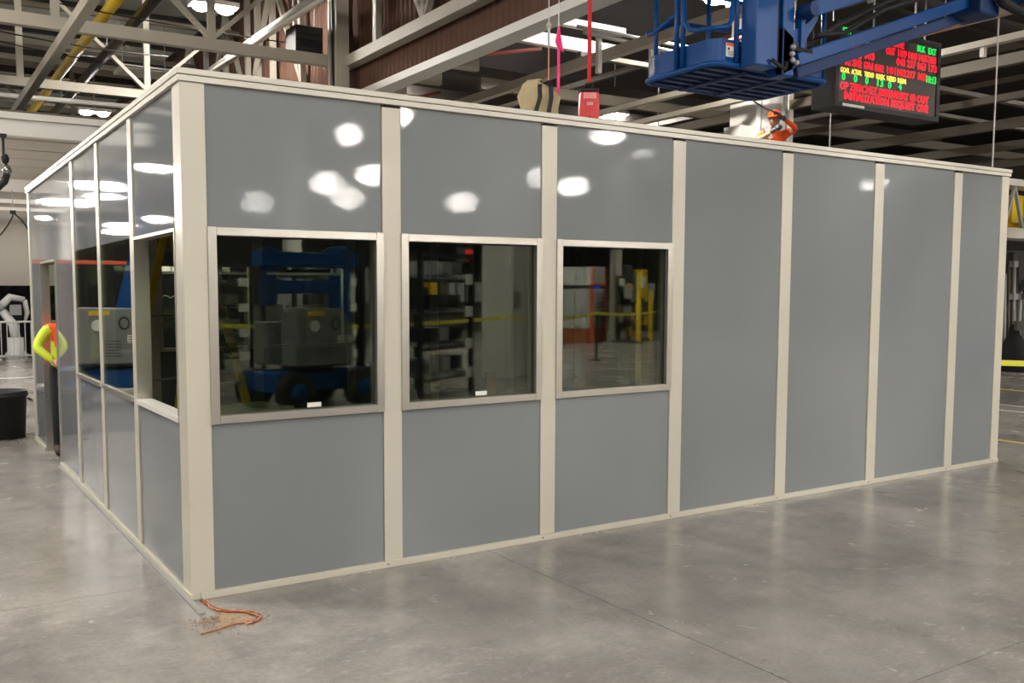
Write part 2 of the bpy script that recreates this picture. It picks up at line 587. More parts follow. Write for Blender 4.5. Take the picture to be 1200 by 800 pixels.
# galvanised handrail-like pipes between the steel
for a, b, r, m in (((7.0, 5.2, 5.35), (10.4, 5.5, 5.35), 0.035, 'galv'), ((7.2, 5.6, 5.55), (9.6, 5.6, 5.55), 0.03, 'galv'), ((6.0, 8.2, 5.45), (7.6, 7.0, 5.6), 0.03, 'rust'),
                   ((6.1, 12.6, 5.2), (7.6, 10.2, 5.5), 0.03, 'rust'), ((9.8, 0.6, 5.36), (14.0, 0.9, 5.3), 0.03, 'rust'), ((10.0, 6.5, 5.6), (10.2, 1.0, 5.9), 0.05, 'rust')):
    MB().cyl(a, b, r, n=8).build('service_pipe', m, ceil, True)
for x, y, z0, z1, m in ((7.35, 5.3, 4.85, 5.35, 'white_steel'), (8.45, 5.4, 4.85, 5.35, 'white_steel'), (11.83, 2.35, 5.02, 5.2, 'white_steel'), (8.3, 11.0, 4.2, 5.4, 'white_steel'), (7.9, 13.0, 4.6, 5.7, 'steel')):
    MB().box(x - 0.035, x + 0.035, y - 0.03, y + 0.03, z0, z1).build('drop_bracket', m, ceil)
for x, y, z0 in ((11.72, 4.73, 3.3), (10.96, 1.67, 2.95), (12.0, 9.0, 3.3)):
    MB().cyl((x, y, z0), (x, y, 6.8), 0.012, n=6).build('hanging_wire', 'galv', ceil)

# trusses over the floor behind the camera and far left (seen as reflections)
for y in (-18, -28, -38, -48, 44, 58, 72):
    MB().box(-26, 46, y - 0.1, y + 0.1, 6.9, 7.15).build('long_chord', 'steel', ceil)
for x in (-20, -8, 4, 16, 28, 40):
    MB().box(x - 0.1, x + 0.1, -62, -12, 7.2, 7.45).build('long_chord', 'steel', ceil)

# ------------------------------------------------------------------ the modular enclosure
MW, PW, CW, FL_ = 1.219, 0.1343, 0.1399, 8.2667
LM, LPW, LC, LEND = 1.1793, 0.128, 0.1669, 6.7605
ZB, ZT, ZC = 0.040, 2.893, 2.9625
W0, W1 = 1.0, 2.11
T = 0.09
booth = thing('modular_enclosure', 'large grey panelled modular room with cream posts and a row of windows', 'modular room')

lower_h = (ZB, W0)
upper_h = (W1, ZT)
R0 = 0.010        # panel face sits this far behind the post face


def window_front(x0, x1, sticker):
    """aluminium frame, double pane; every piece its own object"""
    fw = 0.046
    g = 0.004
    f = MB().box(x0 + fw, x1 - fw, -0.014, T, W0, W0 + fw).build('window_frame', 'alu', booth, bevel=0.002)
    MB().box(x0 + fw, x1 - fw, -0.014, T, W1 - fw, W1).build('frame_bar', 'alu', f, bevel=0.002)
    MB().box(x0 - 0.006, x0 + fw, -0.014, T, W0 - 0.002, W1 + 0.002).build('frame_bar', 'alu', f, bevel=0.002)
    MB().box(x1 - fw, x1 + 0.006, -0.014, T, W0 - 0.002, W1 + 0.002).build('frame_bar', 'alu', f, bevel=0.002)
    MB().box(x0 + fw - g, x1 - fw + g, 0.022, 0.028, W0 + fw - g, W1 - fw + g).build('pane', 'glass', f)
    MB().box(x0 + fw - g, x1 - fw + g, 0.062, 0.068, W0 + fw - g, W1 - fw + g).build('pane', 'glass', f)
    gk = MB()
    for a in ((x0 + fw, x0 + fw + 0.008, W0 + fw, W1 - fw), (x1 - fw - 0.008, x1 - fw, W0 + fw, W1 - fw)):
        gk.box(a[0], a[1], 0.016, 0.021, a[2], a[3])
    gk.box(x0 + fw, x1 - fw, 0.016, 0.021, W1 - fw - 0.008, W1 - fw)
    gk.build('gasket', 'dark', f)
    if sticker is not None:
        sx = x0 + (x1 - x0) * sticker
        MB().box(sx, sx + 0.09, 0.0205, 0.0215, W0 + 0.056, W0 + 0.084).build('glass_label', 'sticker', f, label='small white printed label low on the glass')
    return f


panel_meshes = {}
for i in range(7):
    x0 = CW + i * MW
    x1 = CW + (i + 1) * MW - PW if i < 6 else FL_ - PW
    if i < 3:
        MB().box(x0, x1, R0, T, *lower_h).build('wall_panel', 'panel', booth)
        MB().box(x0, x1, R0, T, *upper_h).build('wall_panel', 'panel', booth)
        window_front(x0, x1, (0.54, 0.52, None)[i])
    else:
        MB().box(x0, x1, R0, T, ZB, ZT).build('wall_panel', 'panel', booth)
    p = MB().box(x1 + 0.004, x1 + PW - 0.002 if i < 6 else FL_, 0.0, T + 0.01, ZB if i < 6 else 0, ZT - 0.016 if i < 6 else ZT).build('wall_post', 'cream', booth, bevel=0.003)
    MB().box(x1 + 0.03, x1 + PW - 0.03, 0.002, T, ZT - 0.018, ZT).build('post_slot', 'dark', p)
    sc = MB().cyl((x1 + 0.02, -0.0125, 0.022), (x1 + 0.02, -0.016, 0.022), 0.005, n=8).build('screw', 'dark', p)
# dark backing strips behind the joints
MB().box(0.05, FL_ - 0.05, T - 0.02, T - 0.012, 0.0, W0).build('joint_backing', 'dark', booth)

# left wall (plane x = 0)
lw = []
edges = []
for i in range(3):
    y0 = LC + i * LM
    y1 = LC + (i + 1) * LM - LPW
    MB().box(R0, T, y0, y1, *lower_h).build('wall_panel', 'panel', booth)
    MB().box(R0, T, y0, y1, *upper_h).build('wall_panel', 'panel', booth)
    fw = 0.034
    f = MB().box(-0.012, T, y0, y1, W0, W0 + fw).build('window_frame', 'alu' if i else 'white_steel', booth, bevel=0.002)
    MB().box(0.019 if i else -0.004, T, y0, y1, W1 - 0.02, W1).build('frame_bar', 'alu', f)
    MB().box(0.019 if i else -0.004, T, y1 - 0.018, y1, W0 + fw, W1 - 0.02).build('frame_bar', 'alu', f)
    MB().box(0.019 if i else -0.004, T, y0, y0 + 0.018, W0 + fw, W1 - 0.02).build('frame_bar', 'alu', f)
    if i:
        MB().box(0.002, 0.007, y0 + 0.002, y1 - 0.002, W0 + fw - 0.004, W1 - 0.002).build('pane', 'glass', f)
        MB().box(0.012, 0.017, y0 + 0.002, y1 - 0.002, W0 + fw - 0.004, W1 - 0.002).build('pane', 'glass', f)
    p = MB().box(-0.001, T + 0.01, y1 + 0.002, y1 + LPW - 0.010, ZB, ZT).build('wall_post', 'cream', booth, bevel=0.003)
DY0, DY1, DZ = 4.81, 5.82, 2.055
MB().box(R0, T, 3.705, DY0 - 0.012, ZB, ZT).build('wall_panel', 'panel', booth)
MB().box(R0, T, DY0 - 0.006, DY1 + 0.006, DZ + 0.02, ZT).build('wall_panel', 'panel', booth)
MB().box(R0, T, DY1 + 0.012, LEND - 0.10, ZB, ZT).build('wall_panel', 'panel', booth)
MB().box(0.0, T + 0.01, LEND - 0.10, LEND, 0, ZT).build('wall_post', 'cream', booth, bevel=0.003)
dj = MB().box(0.0, T, DY0 - 0.012, DY0 - 0.001, 0, DZ + 0.02).build('door_jamb', 'alu', booth)
MB().box(0.0, T, DY1 + 0.001, DY1 + 0.012, 0, DZ + 0.02).build('door_jamb', 'alu', booth)
MB().box(0.0, T, DY0, DY1, DZ, DZ + 0.02).build('door_head', 'alu', booth)

# corner posts, rails, cap
MB().box(0.0, CW - 0.002, 0.0, LC - 0.002, 0.0, ZT).build('corner_post', 'cream', booth, bevel=0.004)
MB().box(0.055, FL_, -0.012, T + 0.01, 0.0, ZB).build('base_rail', 'cream', booth, bevel=0.002)
MB().box(-0.030, 0.004, -0.26, DY0 - 0.02, 0.0, 0.012).build('base_track', 'galv', booth)
MB().box(-0.010, 0.012, -0.012, DY0 - 0.02, 0.012, ZB).build('base_rail', 'cream', booth, bevel=0.002)
MB().box(-0.012, T, DY1 + 0.02, LEND, 0.0, ZB).build('base_rail', 'cream', booth, bevel=0.002)
ov = 0.012
for nm, a in (('cap_rail', (-ov, FL_ + ov, -ov, 0.11)), ('cap_rail', (-ov, 0.11, 0.112, LEND + ov)),
              ('cap_rail', (FL_ - 0.11, FL_ + ov, 0.112, LEND + ov)), ('cap_rail', (0.112, FL_ - 0.112, LEND - 0.11, LEND + ov))):
    MB().box(a[0], a[1], a[2], a[3], ZT + 0.001, 2.926).build(nm, 'cap', booth, bevel=0.002)
    MB().box(a[0] + 0.006, a[1] - 0.006, a[2] + 0.006, a[3] - 0.004, 2.926, 2.930).build('cap_groove', 'dark', booth)
    MB().box(a[0] - 0.005, a[1] + 0.005, a[2] - 0.005, a[3], 2.930, ZC).build('cap_flashing', 'cap', booth, bevel=0.003)

# right wall and back wall
n = 5
for i in range(n):
    y0 = 0.14 + i * 1.304
    MB().box(FL_ - T, FL_ - R0, y0, y0 + 1.17, ZB, ZT).build('wall_panel', 'panel', booth)
    MB().box(FL_ - T - 0.01, FL_, y0 + 1.174, y0 + 1.30, 0, ZT).build('wall_post', 'cream', booth)
MB().box(FL_ - T, FL_, 0.11, 0.14, 0, ZT).build('wall_post', 'cream', booth)
for i in range(6):
    x0 = 0.12 + i * 1.345
    x1 = x0 + 1.20
    if i < 3:
        MB().box(x0, x1, LEND - T, LEND - R0, *lower_h).build('wall_panel', 'panel', booth)
        MB().box(x0, x1, LEND - T, LEND - R0, *upper_h).build('wall_panel', 'panel', booth)
        f = MB().box(x0, x1, LEND - T, LEND, W0, W0 + 0.04).build('window_frame', 'alu', booth)
        MB().box(x0, x1, LEND - T, LEND, W1 - 0.04, W1).build('frame_bar', 'alu', f)
        MB().box(x0, x0 + 0.04, LEND - T, LEND, W0 + 0.04, W1 - 0.04).build('frame_bar', 'alu', f)
        MB().box(x1 - 0.04, x1, LEND - T, LEND, W0 + 0.04, W1 - 0.04).build('frame_bar', 'alu', f)
        MB().box(x0 + 0.036, x1 - 0.036, LEND - 0.05, LEND - 0.044, W0 + 0.036, W1 - 0.036).build('pane', 'glass', f)
    else:
        MB().box(x0, x1, LEND - T, LEND - R0, ZB, ZT).build('wall_panel', 'panel', booth)
    MB().box(x1 + 0.004, x1 + 0.141, LEND - T - 0.01, LEND, 0, ZT).build('wall_post', 'cream', booth)
for i in range(7):
    MB().box(0.115 + i * 1.148, 0.115 + i * 1.148 + 1.144, 0.115, LEND - 0.115, 2.86, 2.89).build('roof_panel', 'roofdeck', booth)

# ------------------------------------------------------------------ high-bay lamps
def lamp(x, y, z, label, group=None, twin=True, wide=0.34):
    t = thing('high_bay_lamp', label, 'lamp', (x, y, z), 0, group)
    MB().box(-0.44, 0.44, -0.2, 0.2, 0.03, 0.12).build('housing', 'white_steel', t, bevel=0.01)
    MB().cyl((0, 0, 0.12), (0, 0, 8.58 - z), 0.015, n=6).build('hanger_rod', 'galv', t)
    for s in (-1, 1):
        MB().lathe([(0.001, -0.07), (0.09, -0.06), (0.145, -0.03), (0.16, 0.03), (0.001, 0.03)], (s * 0.23, 0, 0), 14).build('lens', 'lens', t, True)
    return t


LZ = 7.0
proto = lamp(3.93, 12.28, LZ, 'lit twin high-bay lamp at top left, brightest over the cream trusses')
placed = []


def more(x, y, label, group=None, z=LZ):
    c = copy_tree(proto)
    c.location = (x, y, z)
    c['label'] = label
    if group:
        c['group'] = group
    top = 4.325 if z < 5 else 8.58
    for ch in c.children:
        if ch.name.startswith('hanger_rod'):
            ch.scale.z = (top - z) / (8.58 - LZ)
    return c


more(3.92, 24.13, 'lit twin high-bay lamp seen low above the left wall cap of the grey room')
more(9.6, 16.1, 'lit high-bay lamp just above the front cap beside the brown bulkhead')
more(17.27, 16.45, 'lit high-bay lamp just above the front cap right of the red fall-arrest block')
more(9.78, 5.21, 'lit high-bay lamp above the blue platform railing', None, 6.2)
more(17.5, 23.35, 'lit high-bay lamp low over the cap left of the white column')
g = 'high-bay lamps mirrored in the panels of the grey room'
lab = 'lit high-bay lamp seen only as a bright spot mirrored in grey panels'
for x, y in ((16.9, -37), (17.1, -48), (20.7, -43), (17.3, -32.9), (12.1, -23.6), (12.2, -20), (27.5, -41.8), (27.9, -31.8), (19.3, -19.2), (24.6, -22.9), (39, -23),
             (-8.3, 35.6), (-15, 64), (-8.7, 49), (-7.9, 54), (-7.8, 60), (-7.6, 66.7), (-15.6, 80), (-14.2, 72)):
    more(x, y, lab, g)
g2 = 'unseen high-bay lamps added to light the hall around the grey room'
lab2 = 'lit high-bay lamp added out of view over the concrete floor'
for x, y in ((-6, -3), (-6, -12), (0.0, -5.5), (1, -13), (6.5, -6.5), (8, -13), (13, -6), (15, -13), (20, -8), (22, -14), (24, 2), (-10, 5), (-7, 13), (-3, 2.5), (-4, 8), (10, -16.5), (15, -17), (22, -16.5), (28, -14), (4, -17), (24, -30), (5, -28), (-5, -22), (-9, 24), (9.5, 30), (34, -5)):  # unseen lamps, several added to brighten the canopy fascia and the mirrored hall
    more(x, y, lab2, g2)
for y, lb in ((13.4, 'lit lamp added under the white canopy near its fascia beam'), (17.2, 'lit lamp added deep under the white canopy near the pale curtain')):  # lamps added outside the frame to brighten the soffit
    more(-2.0, y, lb, 'added lamps under the white canopy', 3.75)


# ------------------------------------------------------------------ columns
def h_column(name, label, x, y, w, d, h, m, parts=True):
    t = thing(name, label, 'column', (x, y, 0))
    MB().box(-w / 2, w / 2, -d / 2, -d / 2 + 0.06, 0, h).build('flange', m, t)
    MB().box(-w / 2, w / 2, d / 2 - 0.06, d / 2, 0, h).build('flange', m, t)
    MB().box(-0.05, 0.05, -d / 2 + 0.06, d / 2 - 0.06, 0, h).build('web', m, t)
    MB().box(-w / 2 - 0.08, w / 2 + 0.08, -d / 2 - 0.08, d / 2 + 0.08, 0.0, 0.04).build('base_plate', m, t)
    return t


# broad white column behind the room: box core with half-round cladding and a side box
t = thing('clad_column', 'broad white clad column rising behind the room under the blue platform', 'column', (12.6, 6.9, 0))
prof = [(-0.48, -0.30), (-0.40, -0.33), (-0.32, -0.30), (-0.20, -0.36), (-0.02, -0.38), (0.16, -0.36), (0.24, -0.30), (0.30, -0.30), (0.32, -0.25), (0.36, -0.25), (0.38, -0.32), (0.50, -0.32), (0.50, 0.32), (-0.48, 0.32)]
MB().prism(prof, 0, 8.58, 'z').build('cladding', 'white_steel', t)
MB().box(-0.76, -0.482, -0.2, 0.2, 0, 4.75).build('side_box', 'white_steel', t)
MB().cyl((0.33, -0.30, 0), (0.33, -0.30, 8.5), 0.012, n=6).build('conduit', 'galv', t)
t = h_column('steel_column', 'cream steel column standing where the brown bulkhead meets the cross truss', 5.45, 10.05, 0.24, 0.36, 8.15, 'steel')
MB().box(-0.16, -0.125, -0.1, -0.05, 0, 8.1).build('conduit', 'black', t)
MB().cyl((0.15, -0.24, 0), (0.15, -0.24, 5.0), 0.02, n=8).build('red_pipe', 'rust', t)

# ------------------------------------------------------------------ overhead pipes and boxes at left
tag(MB().cyl((2.0, 3, 6.6), (2.0, 24, 6.6), 0.10, n=14).build('gas_pipe', 'yellow', None, True), 'yellow gas pipe running away between the cream trusses', 'pipe')
t = thing('water_pipe', 'dark brown pipe with orange couplings beside the yellow pipe', 'pipe', (2.55, 0, 6.6))
MB().cyl((0, 3, 0), (0, 24, 0), 0.10, n=14).build('pipe_run', 'pipe_d', t, True)
for y in (13.2, 18.6):
    MB().cyl((0, y, 0), (0, y + 0.22, 0), 0.125, n=14).build('coupling', 'orange', t, True)
for y in (9, 15, 21):
    MB().cyl((0, y, 0.1), (0, y, 1.8), 0.012, n=6).build('hanger_rod', 'galv', t)
t = thing('unit_heater', 'black box heater hung in the corner beside the brown siding', 'heater', (5.1, 10.75, 5.93))
MB().box(-0.26, 0.26, -0.24, 0.24, 0.0, 0.5).build('casing', 'black', t, bevel=0.01)
for k in range(4):
    MB().box(-0.24, 0.24, -0.26, -0.24, 0.07 + k * 0.1, 0.12 + k * 0.1).build('louvre', 'purlin_d', t)
for s in (-0.2, 0.2):
    MB().cyl((s, 0, 0.5), (s, 0, 2.5), 0.01, n=6).build('hanger_rod', 'galv', t)
t = thing('flat_light', 'unlit flat square diffuser hung below the deck above the left wall cap', 'lamp', (4.06, 18.43, 7.05))
MB().box(-0.62, 0.62, -0.5, 0.5, 0.0, 0.06).build('frame', 'white_steel', t)
for s in (-1, 1):
    MB().box(s * 0.3 - 0.26, s * 0.3 + 0.26, -0.44, 0.44, -0.012, 0.0).build('diffuser', 'off_lens', t)
    MB().cyl((s * 0.5, 0, 0.06), (s * 0.5, 0, 1.3), 0.012, n=6).build('hanger_rod', 'galv', t)
# thin cables crossing below the deck
for k, (a, b, s) in enumerate((((-3, 11, 6.7), (5.4, 12, 6.5), 0.15), ((-2, 13, 6.5), (5.4, 17, 6.9), 0.25), ((-3, 9.0, 5.75), (3.0, 12.0, 5.95), 0.2))):
    pts = []
    for i in range(13):
        u = i / 12
        p = Vector(a).lerp(Vector(b), u)
        p.z -= s * 4 * u * (1 - u)
        pts.append(p)
    MB().tube(pts, 0.012, 5).build('slack_cable', 'black', ceil)

# ------------------------------------------------------------------ white canopy building at far left
t = thing('white_canopy', 'white sheeted canopy with a deep fascia beam beyond the left wall', 'canopy', (2.2, 11.1, 0))
MB().box(-4.6, 4.2, 0, 0.14, 4.20, 4.46).build('fascia_beam', 'white_steel', t, bevel=0.01)
MB().box(-4.6, 4.2, -0.06, 0.2, 4.46, 4.56).build('fascia_cap', 'white_steel', t)
MB().box(-4.6, 4.2, -0.02, 0.22, 4.56, 4.60).build('fascia_cap', 'steel_d', t)
for k in range(6):
    MB().box(-4.6, 4.2, 0.20 + k * 1.24, 1.36 + k * 1.24, 4.355, 4.37).build('soffit_sheet', 'soffit', t)
MB().box(-4.6, 4.2, 0.14, 7.7, 4.375, 4.40).build('soffit_backing', 'dark', t)
MB().box(-4.6, 4.2, 7.62, 7.8, 4.08, 4.40).build('rear_beam', 'white_steel', t)
MB().box(-4.6, 4.2, 9.3, 9.4, 3.95, 4.05).build('curtain_rail', 'white_steel', t)
for x in (-4.4, 3.9):
    MB().box(x - 0.08, x + 0.08, 7.62, 7.78, 0.0, 4.1).build('canopy_post', 'white_steel', t)
    MB().box(x - 0.08, x + 0.08, 0.0, 0.14, 0.0, 4.2).build('canopy_post', 'white_steel', t) if x > 0 else None
    MB().box(x - 0.06, x + 0.06, 7.8, 10.9, 4.06, 4.2).build('outrigger', 'white_steel', t)
    MB().box(x - 0.06, x + 0.06, 10.7, 10.9, 0.0, 4.06).build('rear_post', 'white_steel', t)


def curtain(name, label, m, x0, x1, y, z0, z1, amp=0.05, per=0.33):
    b = MB()
    n = int((x1 - x0) / 0.06)
    top, bot = [], []
    for i in range(n + 1):
        x = x0 + (x1 - x0) * i / n
        w = amp * math.sin(2 * PI * x / per + 0.7 * math.sin(x * 3))
        top.append((x, y + w * 0.5, z1))
        bot.append((x, y + w * 1.2, z0))
    vs = top + bot + [(p[0], p[1] + 0.012, p[2]) for p in top + bot]
    N = n + 1
    fs = []
    for i in range(n):
        fs.append((i, i + 1, N + i + 1, N + i))
        fs.append((2 * N + i, 3 * N + i, 3 * N + i + 1, 2 * N + i + 1))
        fs.append((i, 2 * N + i, 2 * N + i + 1, i + 1))
        fs.append((N + i, N + i + 1, 3 * N + i + 1, 3 * N + i))
    fs += [(0, N, 3 * N, 2 * N), (n, 2 * N + n, 3 * N + n, N + n)]
    b.add(vs, fs)
    o = b.build(name, m, None, True)
    return tag(o, label, 'curtain')


curtain('curtain', 'pale grey hanging curtain under the white canopy at far left', 'whitecloth', -2.0, 5.9, 21.5, 1.92, 4.34, 0.03, 0.9)
curtain('black_curtain', 'black curtain closing the opening below the pale curtain at far left', 'blackcloth', -2.3, 6.3, 23.0, 0.03, 3.4)
# posts that carry the black backdrop
t = thing('equipment_rail', 'pale overhead rail with fittings under the white canopy', 'rail', (1.2, 18.5, 3.62))
MB().box(-3.4, 3.4, -0.04, 0.04, 0.0, 0.07).build('rail_bar', 'white_steel', t)
for x in (-1.4, -0.62, -0.15, 0.6):
    MB().box(x - 0.06, x + 0.06, -0.05, 0.05, -0.08, 0.0).build('trolley', 'black', t)
    MB().cyl((x, 0, 0.07), (x, 0, 0.47), 0.012, n=6).build('hanger_rod', 'galv', t)
pts = []
for i in range(25):
    u = i / 24
    pts.append((-0.15 - 0.32 * math.sin(u * PI * 0.5) * (1 if u < 1 else 1) * 1.0, -0.02, -0.08 - 0.75 * u))
loop = [(-0.15, 0, -0.06)]
for i in range(1, 20):
    u = i / 19
    loop.append((-0.15 + 0.36 * math.sin(u * PI * 0.55), 0, -0.06 - 0.72 * u ** 1.25))
loop2 = [(-0.15, 0, -0.06)]
for i in range(1, 20):
    u = i / 19
    loop2.append((-0.15 - 0.75 * u ** 2 + 0.02 - 0.15 * math.sin(u * PI), 0, -0.06 - 0.72 * math.sin(u * PI * 0.55)))
MB().tube(loop, 0.018, 6).build('cable', 'black', t, True)
MB().tube(loop2, 0.018, 6).build('cable', 'black', t, True)

t = thing('hose_hoist', 'black hose and chain hoist hanging from the white fascia at far left', 'hoist', (0.18, 11.0, 3.35))
MB().box(-0.05, 0.05, -0.05, 0.05, 0.80, 0.852).build('clamp', 'black', t)
MB().cyl((0, 0, 0.50), (0, 0, 0.80), 0.02, n=8).build('chain', 'black', t)
MB().ball((0.02, 0, 0.47), 0.06, 1, 1, 1.4).build('hook_block', 'black', t, True)
MB().ball((0.04, 0, 0.30), 0.07, 1, 1, 1.3).build('coupler', 'chrome', t, True)
MB().tube([(0.04, 0, 0.24), (0.0, 0, 0.12), (-0.1, 0, 0.02), (-0.25, 0, -0.1), (-0.45, 0, -0.12)], 0.055, 8).build('hose', 'black', t, True)

# white covered equipment in front of the black backdrop
t = thing('robot_arm', 'white jointed robot arm standing before the black curtain', 'robot', (1.35, 21.9, 0))
MB().lathe([(0.001, 0), (0.28, 0), (0.28, 0.12), (0.2, 0.2), (0.2, 0.55), (0.001, 0.55)], (0, 0, 0), 16).build('pedestal', 'machine_w', t, True)
MB().tube([(0, 0, 0.55), (-0.05, 0, 0.9), (-0.35, 0, 1.35)], [0.13, 0.12, 0.10], 12).build('lower_arm', 'machine_w', t, True)
MB().tube([(-0.35, 0, 1.35), (-0.1, 0, 1.62), (0.25, 0, 1.55)], [0.11, 0.10, 0.07], 12).build('upper_arm', 'machine_w', t, True)
MB().ball((-0.35, 0, 1.35), 0.14).build('elbow', 'grey_cover', t, True)
MB().tube([(0.25, 0, 1.55), (0.30, 0, 1.2), (0.24, 0, 0.95)], [0.06, 0.07, 0.03], 10).build('wrist', 'machine_w', t, True)
MB().box(-0.14, 0.14, -0.24, -0.2, 1.15, 1.42).build('marking_plate', 'grey_cover', t)
t = thing('white_stand', 'slim white stand beside the robot arm before the black curtain', 'stand', (0.75, 21.5, 0))
MB().tube([(0, 0, 0), (0.02, 0, 0.6), (0.0, 0, 1.15)], [0.11, 0.08, 0.05], 10).build('pole', 'machine_w', t, True)
MB().box(-0.2, 0.2, -0.2, 0.2, 0.0, 0.03).build('foot_plate', 'machine_w', t)

# crowd-control barrier
t = thing('barrier_fence', 'galvanised steel barrier fence standing in front of the black curtain', 'fence', (1.0, 19.6, 0))
MB().tube([(-1.4, 0, 0.2), (-1.4, 0, 0.98), (-1.35, 0, 1.03), (1.35, 0, 1.03), (1.4, 0, 0.98), (1.4, 0, 0.2)], 0.026, 8, True).build('frame', 'galv', t, True)
bm_ = MB().cyl((0, 0, 0.21), (0, 0, 1.01), 0.013, n=6).mesh('bar', 'galv')
for k in range(20):
    inst('bar', bm_, t, (-1.26 + k * 0.133, 0, 0))
for s in (-1, 1):
    MB().box(s * 1.0 - 0.03, s * 1.0 + 0.03, -0.3, 0.3, 0.0, 0.02).build('foot', 'galv', t)
    MB().cyl((s * 1.0, 0, 0.01), (s * 1.0, 0, 0.2), 0.02, n=6).build('foot_post', 'galv', t)

# black bin
t = thing('waste_bin', 'large round black waste bin by the far corner of the left wall', 'bin', (-0.30, 7.12, 0))
MB().lathe([(0.001, 0), (0.235, 0), (0.262, 0.52), (0.272, 0.52), (0.275, 0.57), (0.255, 0.57), (0.225, 0.02), (0.001, 0.02)], (0, 0, 0), 28).build('tub', 'black', t, True)
MB().lathe([(0.262, 0.50), (0.28, 0.505), (0.28, 0.535), (0.262, 0.54)], (0, 0, 0), 28).build('rim', 'black', t, True)
for s in (-1, 1):
    MB().tube([(s * 0.275, -0.07, 0.46), (s * 0.31, -0.06, 0.44), (s * 0.31, 0.06, 0.44), (s * 0.275, 0.07, 0.46)], 0.012, 6).build('handle', 'black', t, True)

# dark screens with an orange frame, left of the frame edge (mirrored in the left wall)
t = thing('welding_screen', 'dark screen in an orange frame mirrored in the left wall', 'screen', (-2.6, 13.0, 0))
MB().box(-2.3, 1.3, 0, 0.03, 0.1, 2.26).build('cloth', 'blackcloth', t)
MB().box(1.36, 2.1, 0, 0.03, 0.1, 2.26).build('cloth', 'grime', t)
MB().box(-2.4, 2.2, -0.03, 0.05, 2.26, 2.33).build('top_rail', 'orange', t)
for x in (-2.36, 1.33, 2.15):
    MB().box(x - 0.04, x + 0.04, -0.03, 0.05, 0, 2.26).build('post', 'rust' if x > 1 else 'orange', t)
    MB().box(x - 0.06, x + 0.06, -0.4, 0.4, 0, 0.03).build('foot', 'orange', t)


# ------------------------------------------------------------------ boom lift machines on the floor (grey hood, blue arms)
def boom_lift(label, loc, rotz, raised=False):
    t = thing('boom_lift', label, 'lift', loc, rotz)
    t.scale.x = -1
    MB().box(-0.85, 0.85, -0.42, 0.42, 0.28, 0.58).build('chassis', 'blue', t, bevel=0.03)
    for sx in (-0.62, 0.62):
        for sy in (-0.52, 0.52):
            w = MB()
            w.tube([(sx, sy - 0.11, 0.3), (sx, sy - 0.09, 0.3), (sx, sy + 0.09, 0.3), (sx, sy + 0.11, 0.3)], [0.26, 0.3, 0.3, 0.26], 20)
            wo = w.build('wheel', 'black', t, True)
            MB().cyl((sx, sy - 0.125, 0.3), (sx, sy + 0.125, 0.3), 0.14, n=14).build('hub', 'blue', wo, True)
    MB().cyl((0, 0, 0.58), (0, 0, 0.66), 0.38, n=20).build('turntable', 'black', t)
    cov = MB().prism([(-0.62, 0.66), (0.45, 0.66), (0.45, 1.18), (0.26, 1.50), (-0.55, 1.52), (-0.62, 1.46)], -0.55, -0.18, 'y').build('hood', 'grey_cover', t, bevel=0.03)
    MB().prism([(-0.60, 0.64), (0.43, 0.64), (0.43, 0.66), (-0.60, 0.66)], -0.57, -0.16, 'y').build('hood_lip', 'black', cov)
    MB().cyl((-0.28, -0.551, 1.25), (-0.28, -0.556, 1.25), 0.085, n=20).build('round_decal', 'sticker', cov)
    MB().box(-0.40, -0.10, -0.556, -0.551, 1.40, 1.47).build('yellow_decal', 'yellow', cov)
    MB().tube([(0.10 + 0.07 * math.cos(a), -0.558, 1.28 + 0.09 * math.sin(a)) for a in [k * PI / 8 for k in range(16)]], 0.012, 6, True).build('ring_handle', 'black', cov)
    MB().box(0.14, 0.40, -0.556, -0.551, 0.98, 1.10).build('white_plate', 'sticker', cov)
    for k in range(3):
        MB().box(0.16, 0.36, -0.559, -0.556, 0.995 + k * 0.035, 1.005 + k * 0.035).build('print_line', 'ink', cov)
    for k in range(6):
        MB().box(-0.2, 0.05, -0.555, -0.551, 0.78 + k * 0.045, 0.79 + k * 0.045).build('vent_slot', 'ink', cov)
    MB().box(-0.62, 0.62, 0.16, 0.52, 0.66, 1.3).build('tank_hood', 'grey_cover', t, bevel=0.03)
    if raised:
        MB().bar((0.0, 0.1, 1.3), (0.42, 0.1, 2.9), 0.16, 0.2, (1, 0, 0)).build('boom_arm', 'blue', t, bevel=0.02)
        MB().bar((0.40, -0.1, 1.0), (0.62, -0.1, 2.0), 0.16, 0.2, (1, 0, 0)).build('boom_arm', 'blue', t, bevel=0.02)
        MB().bar((0.42, 0.1, 2.85), (0.0, 0.1, 3.6), 0.14, 0.18, (1, 0, 0)).build('boom_arm', 'blue_d', t, bevel=0.02)
        return t
    MB().box(0.50, 0.74, -0.14, 0.14, 0.66, 2.45).build('boom_tower', 'blue', t, bevel=0.02)
    MB().box(-0.9, 0.9, -0.13, 0.13, 2.12, 2.34).build('boom_arm', 'blue', t, bevel=0.02)
    MB().box(-0.7, 0.60, -0.11, 0.11, 1.72, 1.92).build('boom_arm', 'blue', t, bevel=0.02)
    MB().box(-0.80, -0.62, -0.12, 0.12, 1.55, 2.4).build('boom_knuckle', 'blue_d', t, bevel=0.02)
    MB().cyl((-0.5, 0, 2.0), (0.5, 0, 2.05), 0.05, n=10).build('ram', 'chrome', t)
    MB().tube([(-0.7, 0.15, 2.3), (-0.2, 0.2, 2.05), (0.3, 0.2, 2.2), (0.62, 0.16, 2.5)], 0.03, 6).build('hose', 'black', t, True)
    return t


boom_lift('blue boom lift with grey hood mirrored in the window nearest the corner post', (4.0, -8.0, 0), PI - 0.25)
b2 = boom_lift('blue boom lift with grey hood mirrored in the left wall windows', (-1.62, 9.95, 0), 0.25, True)

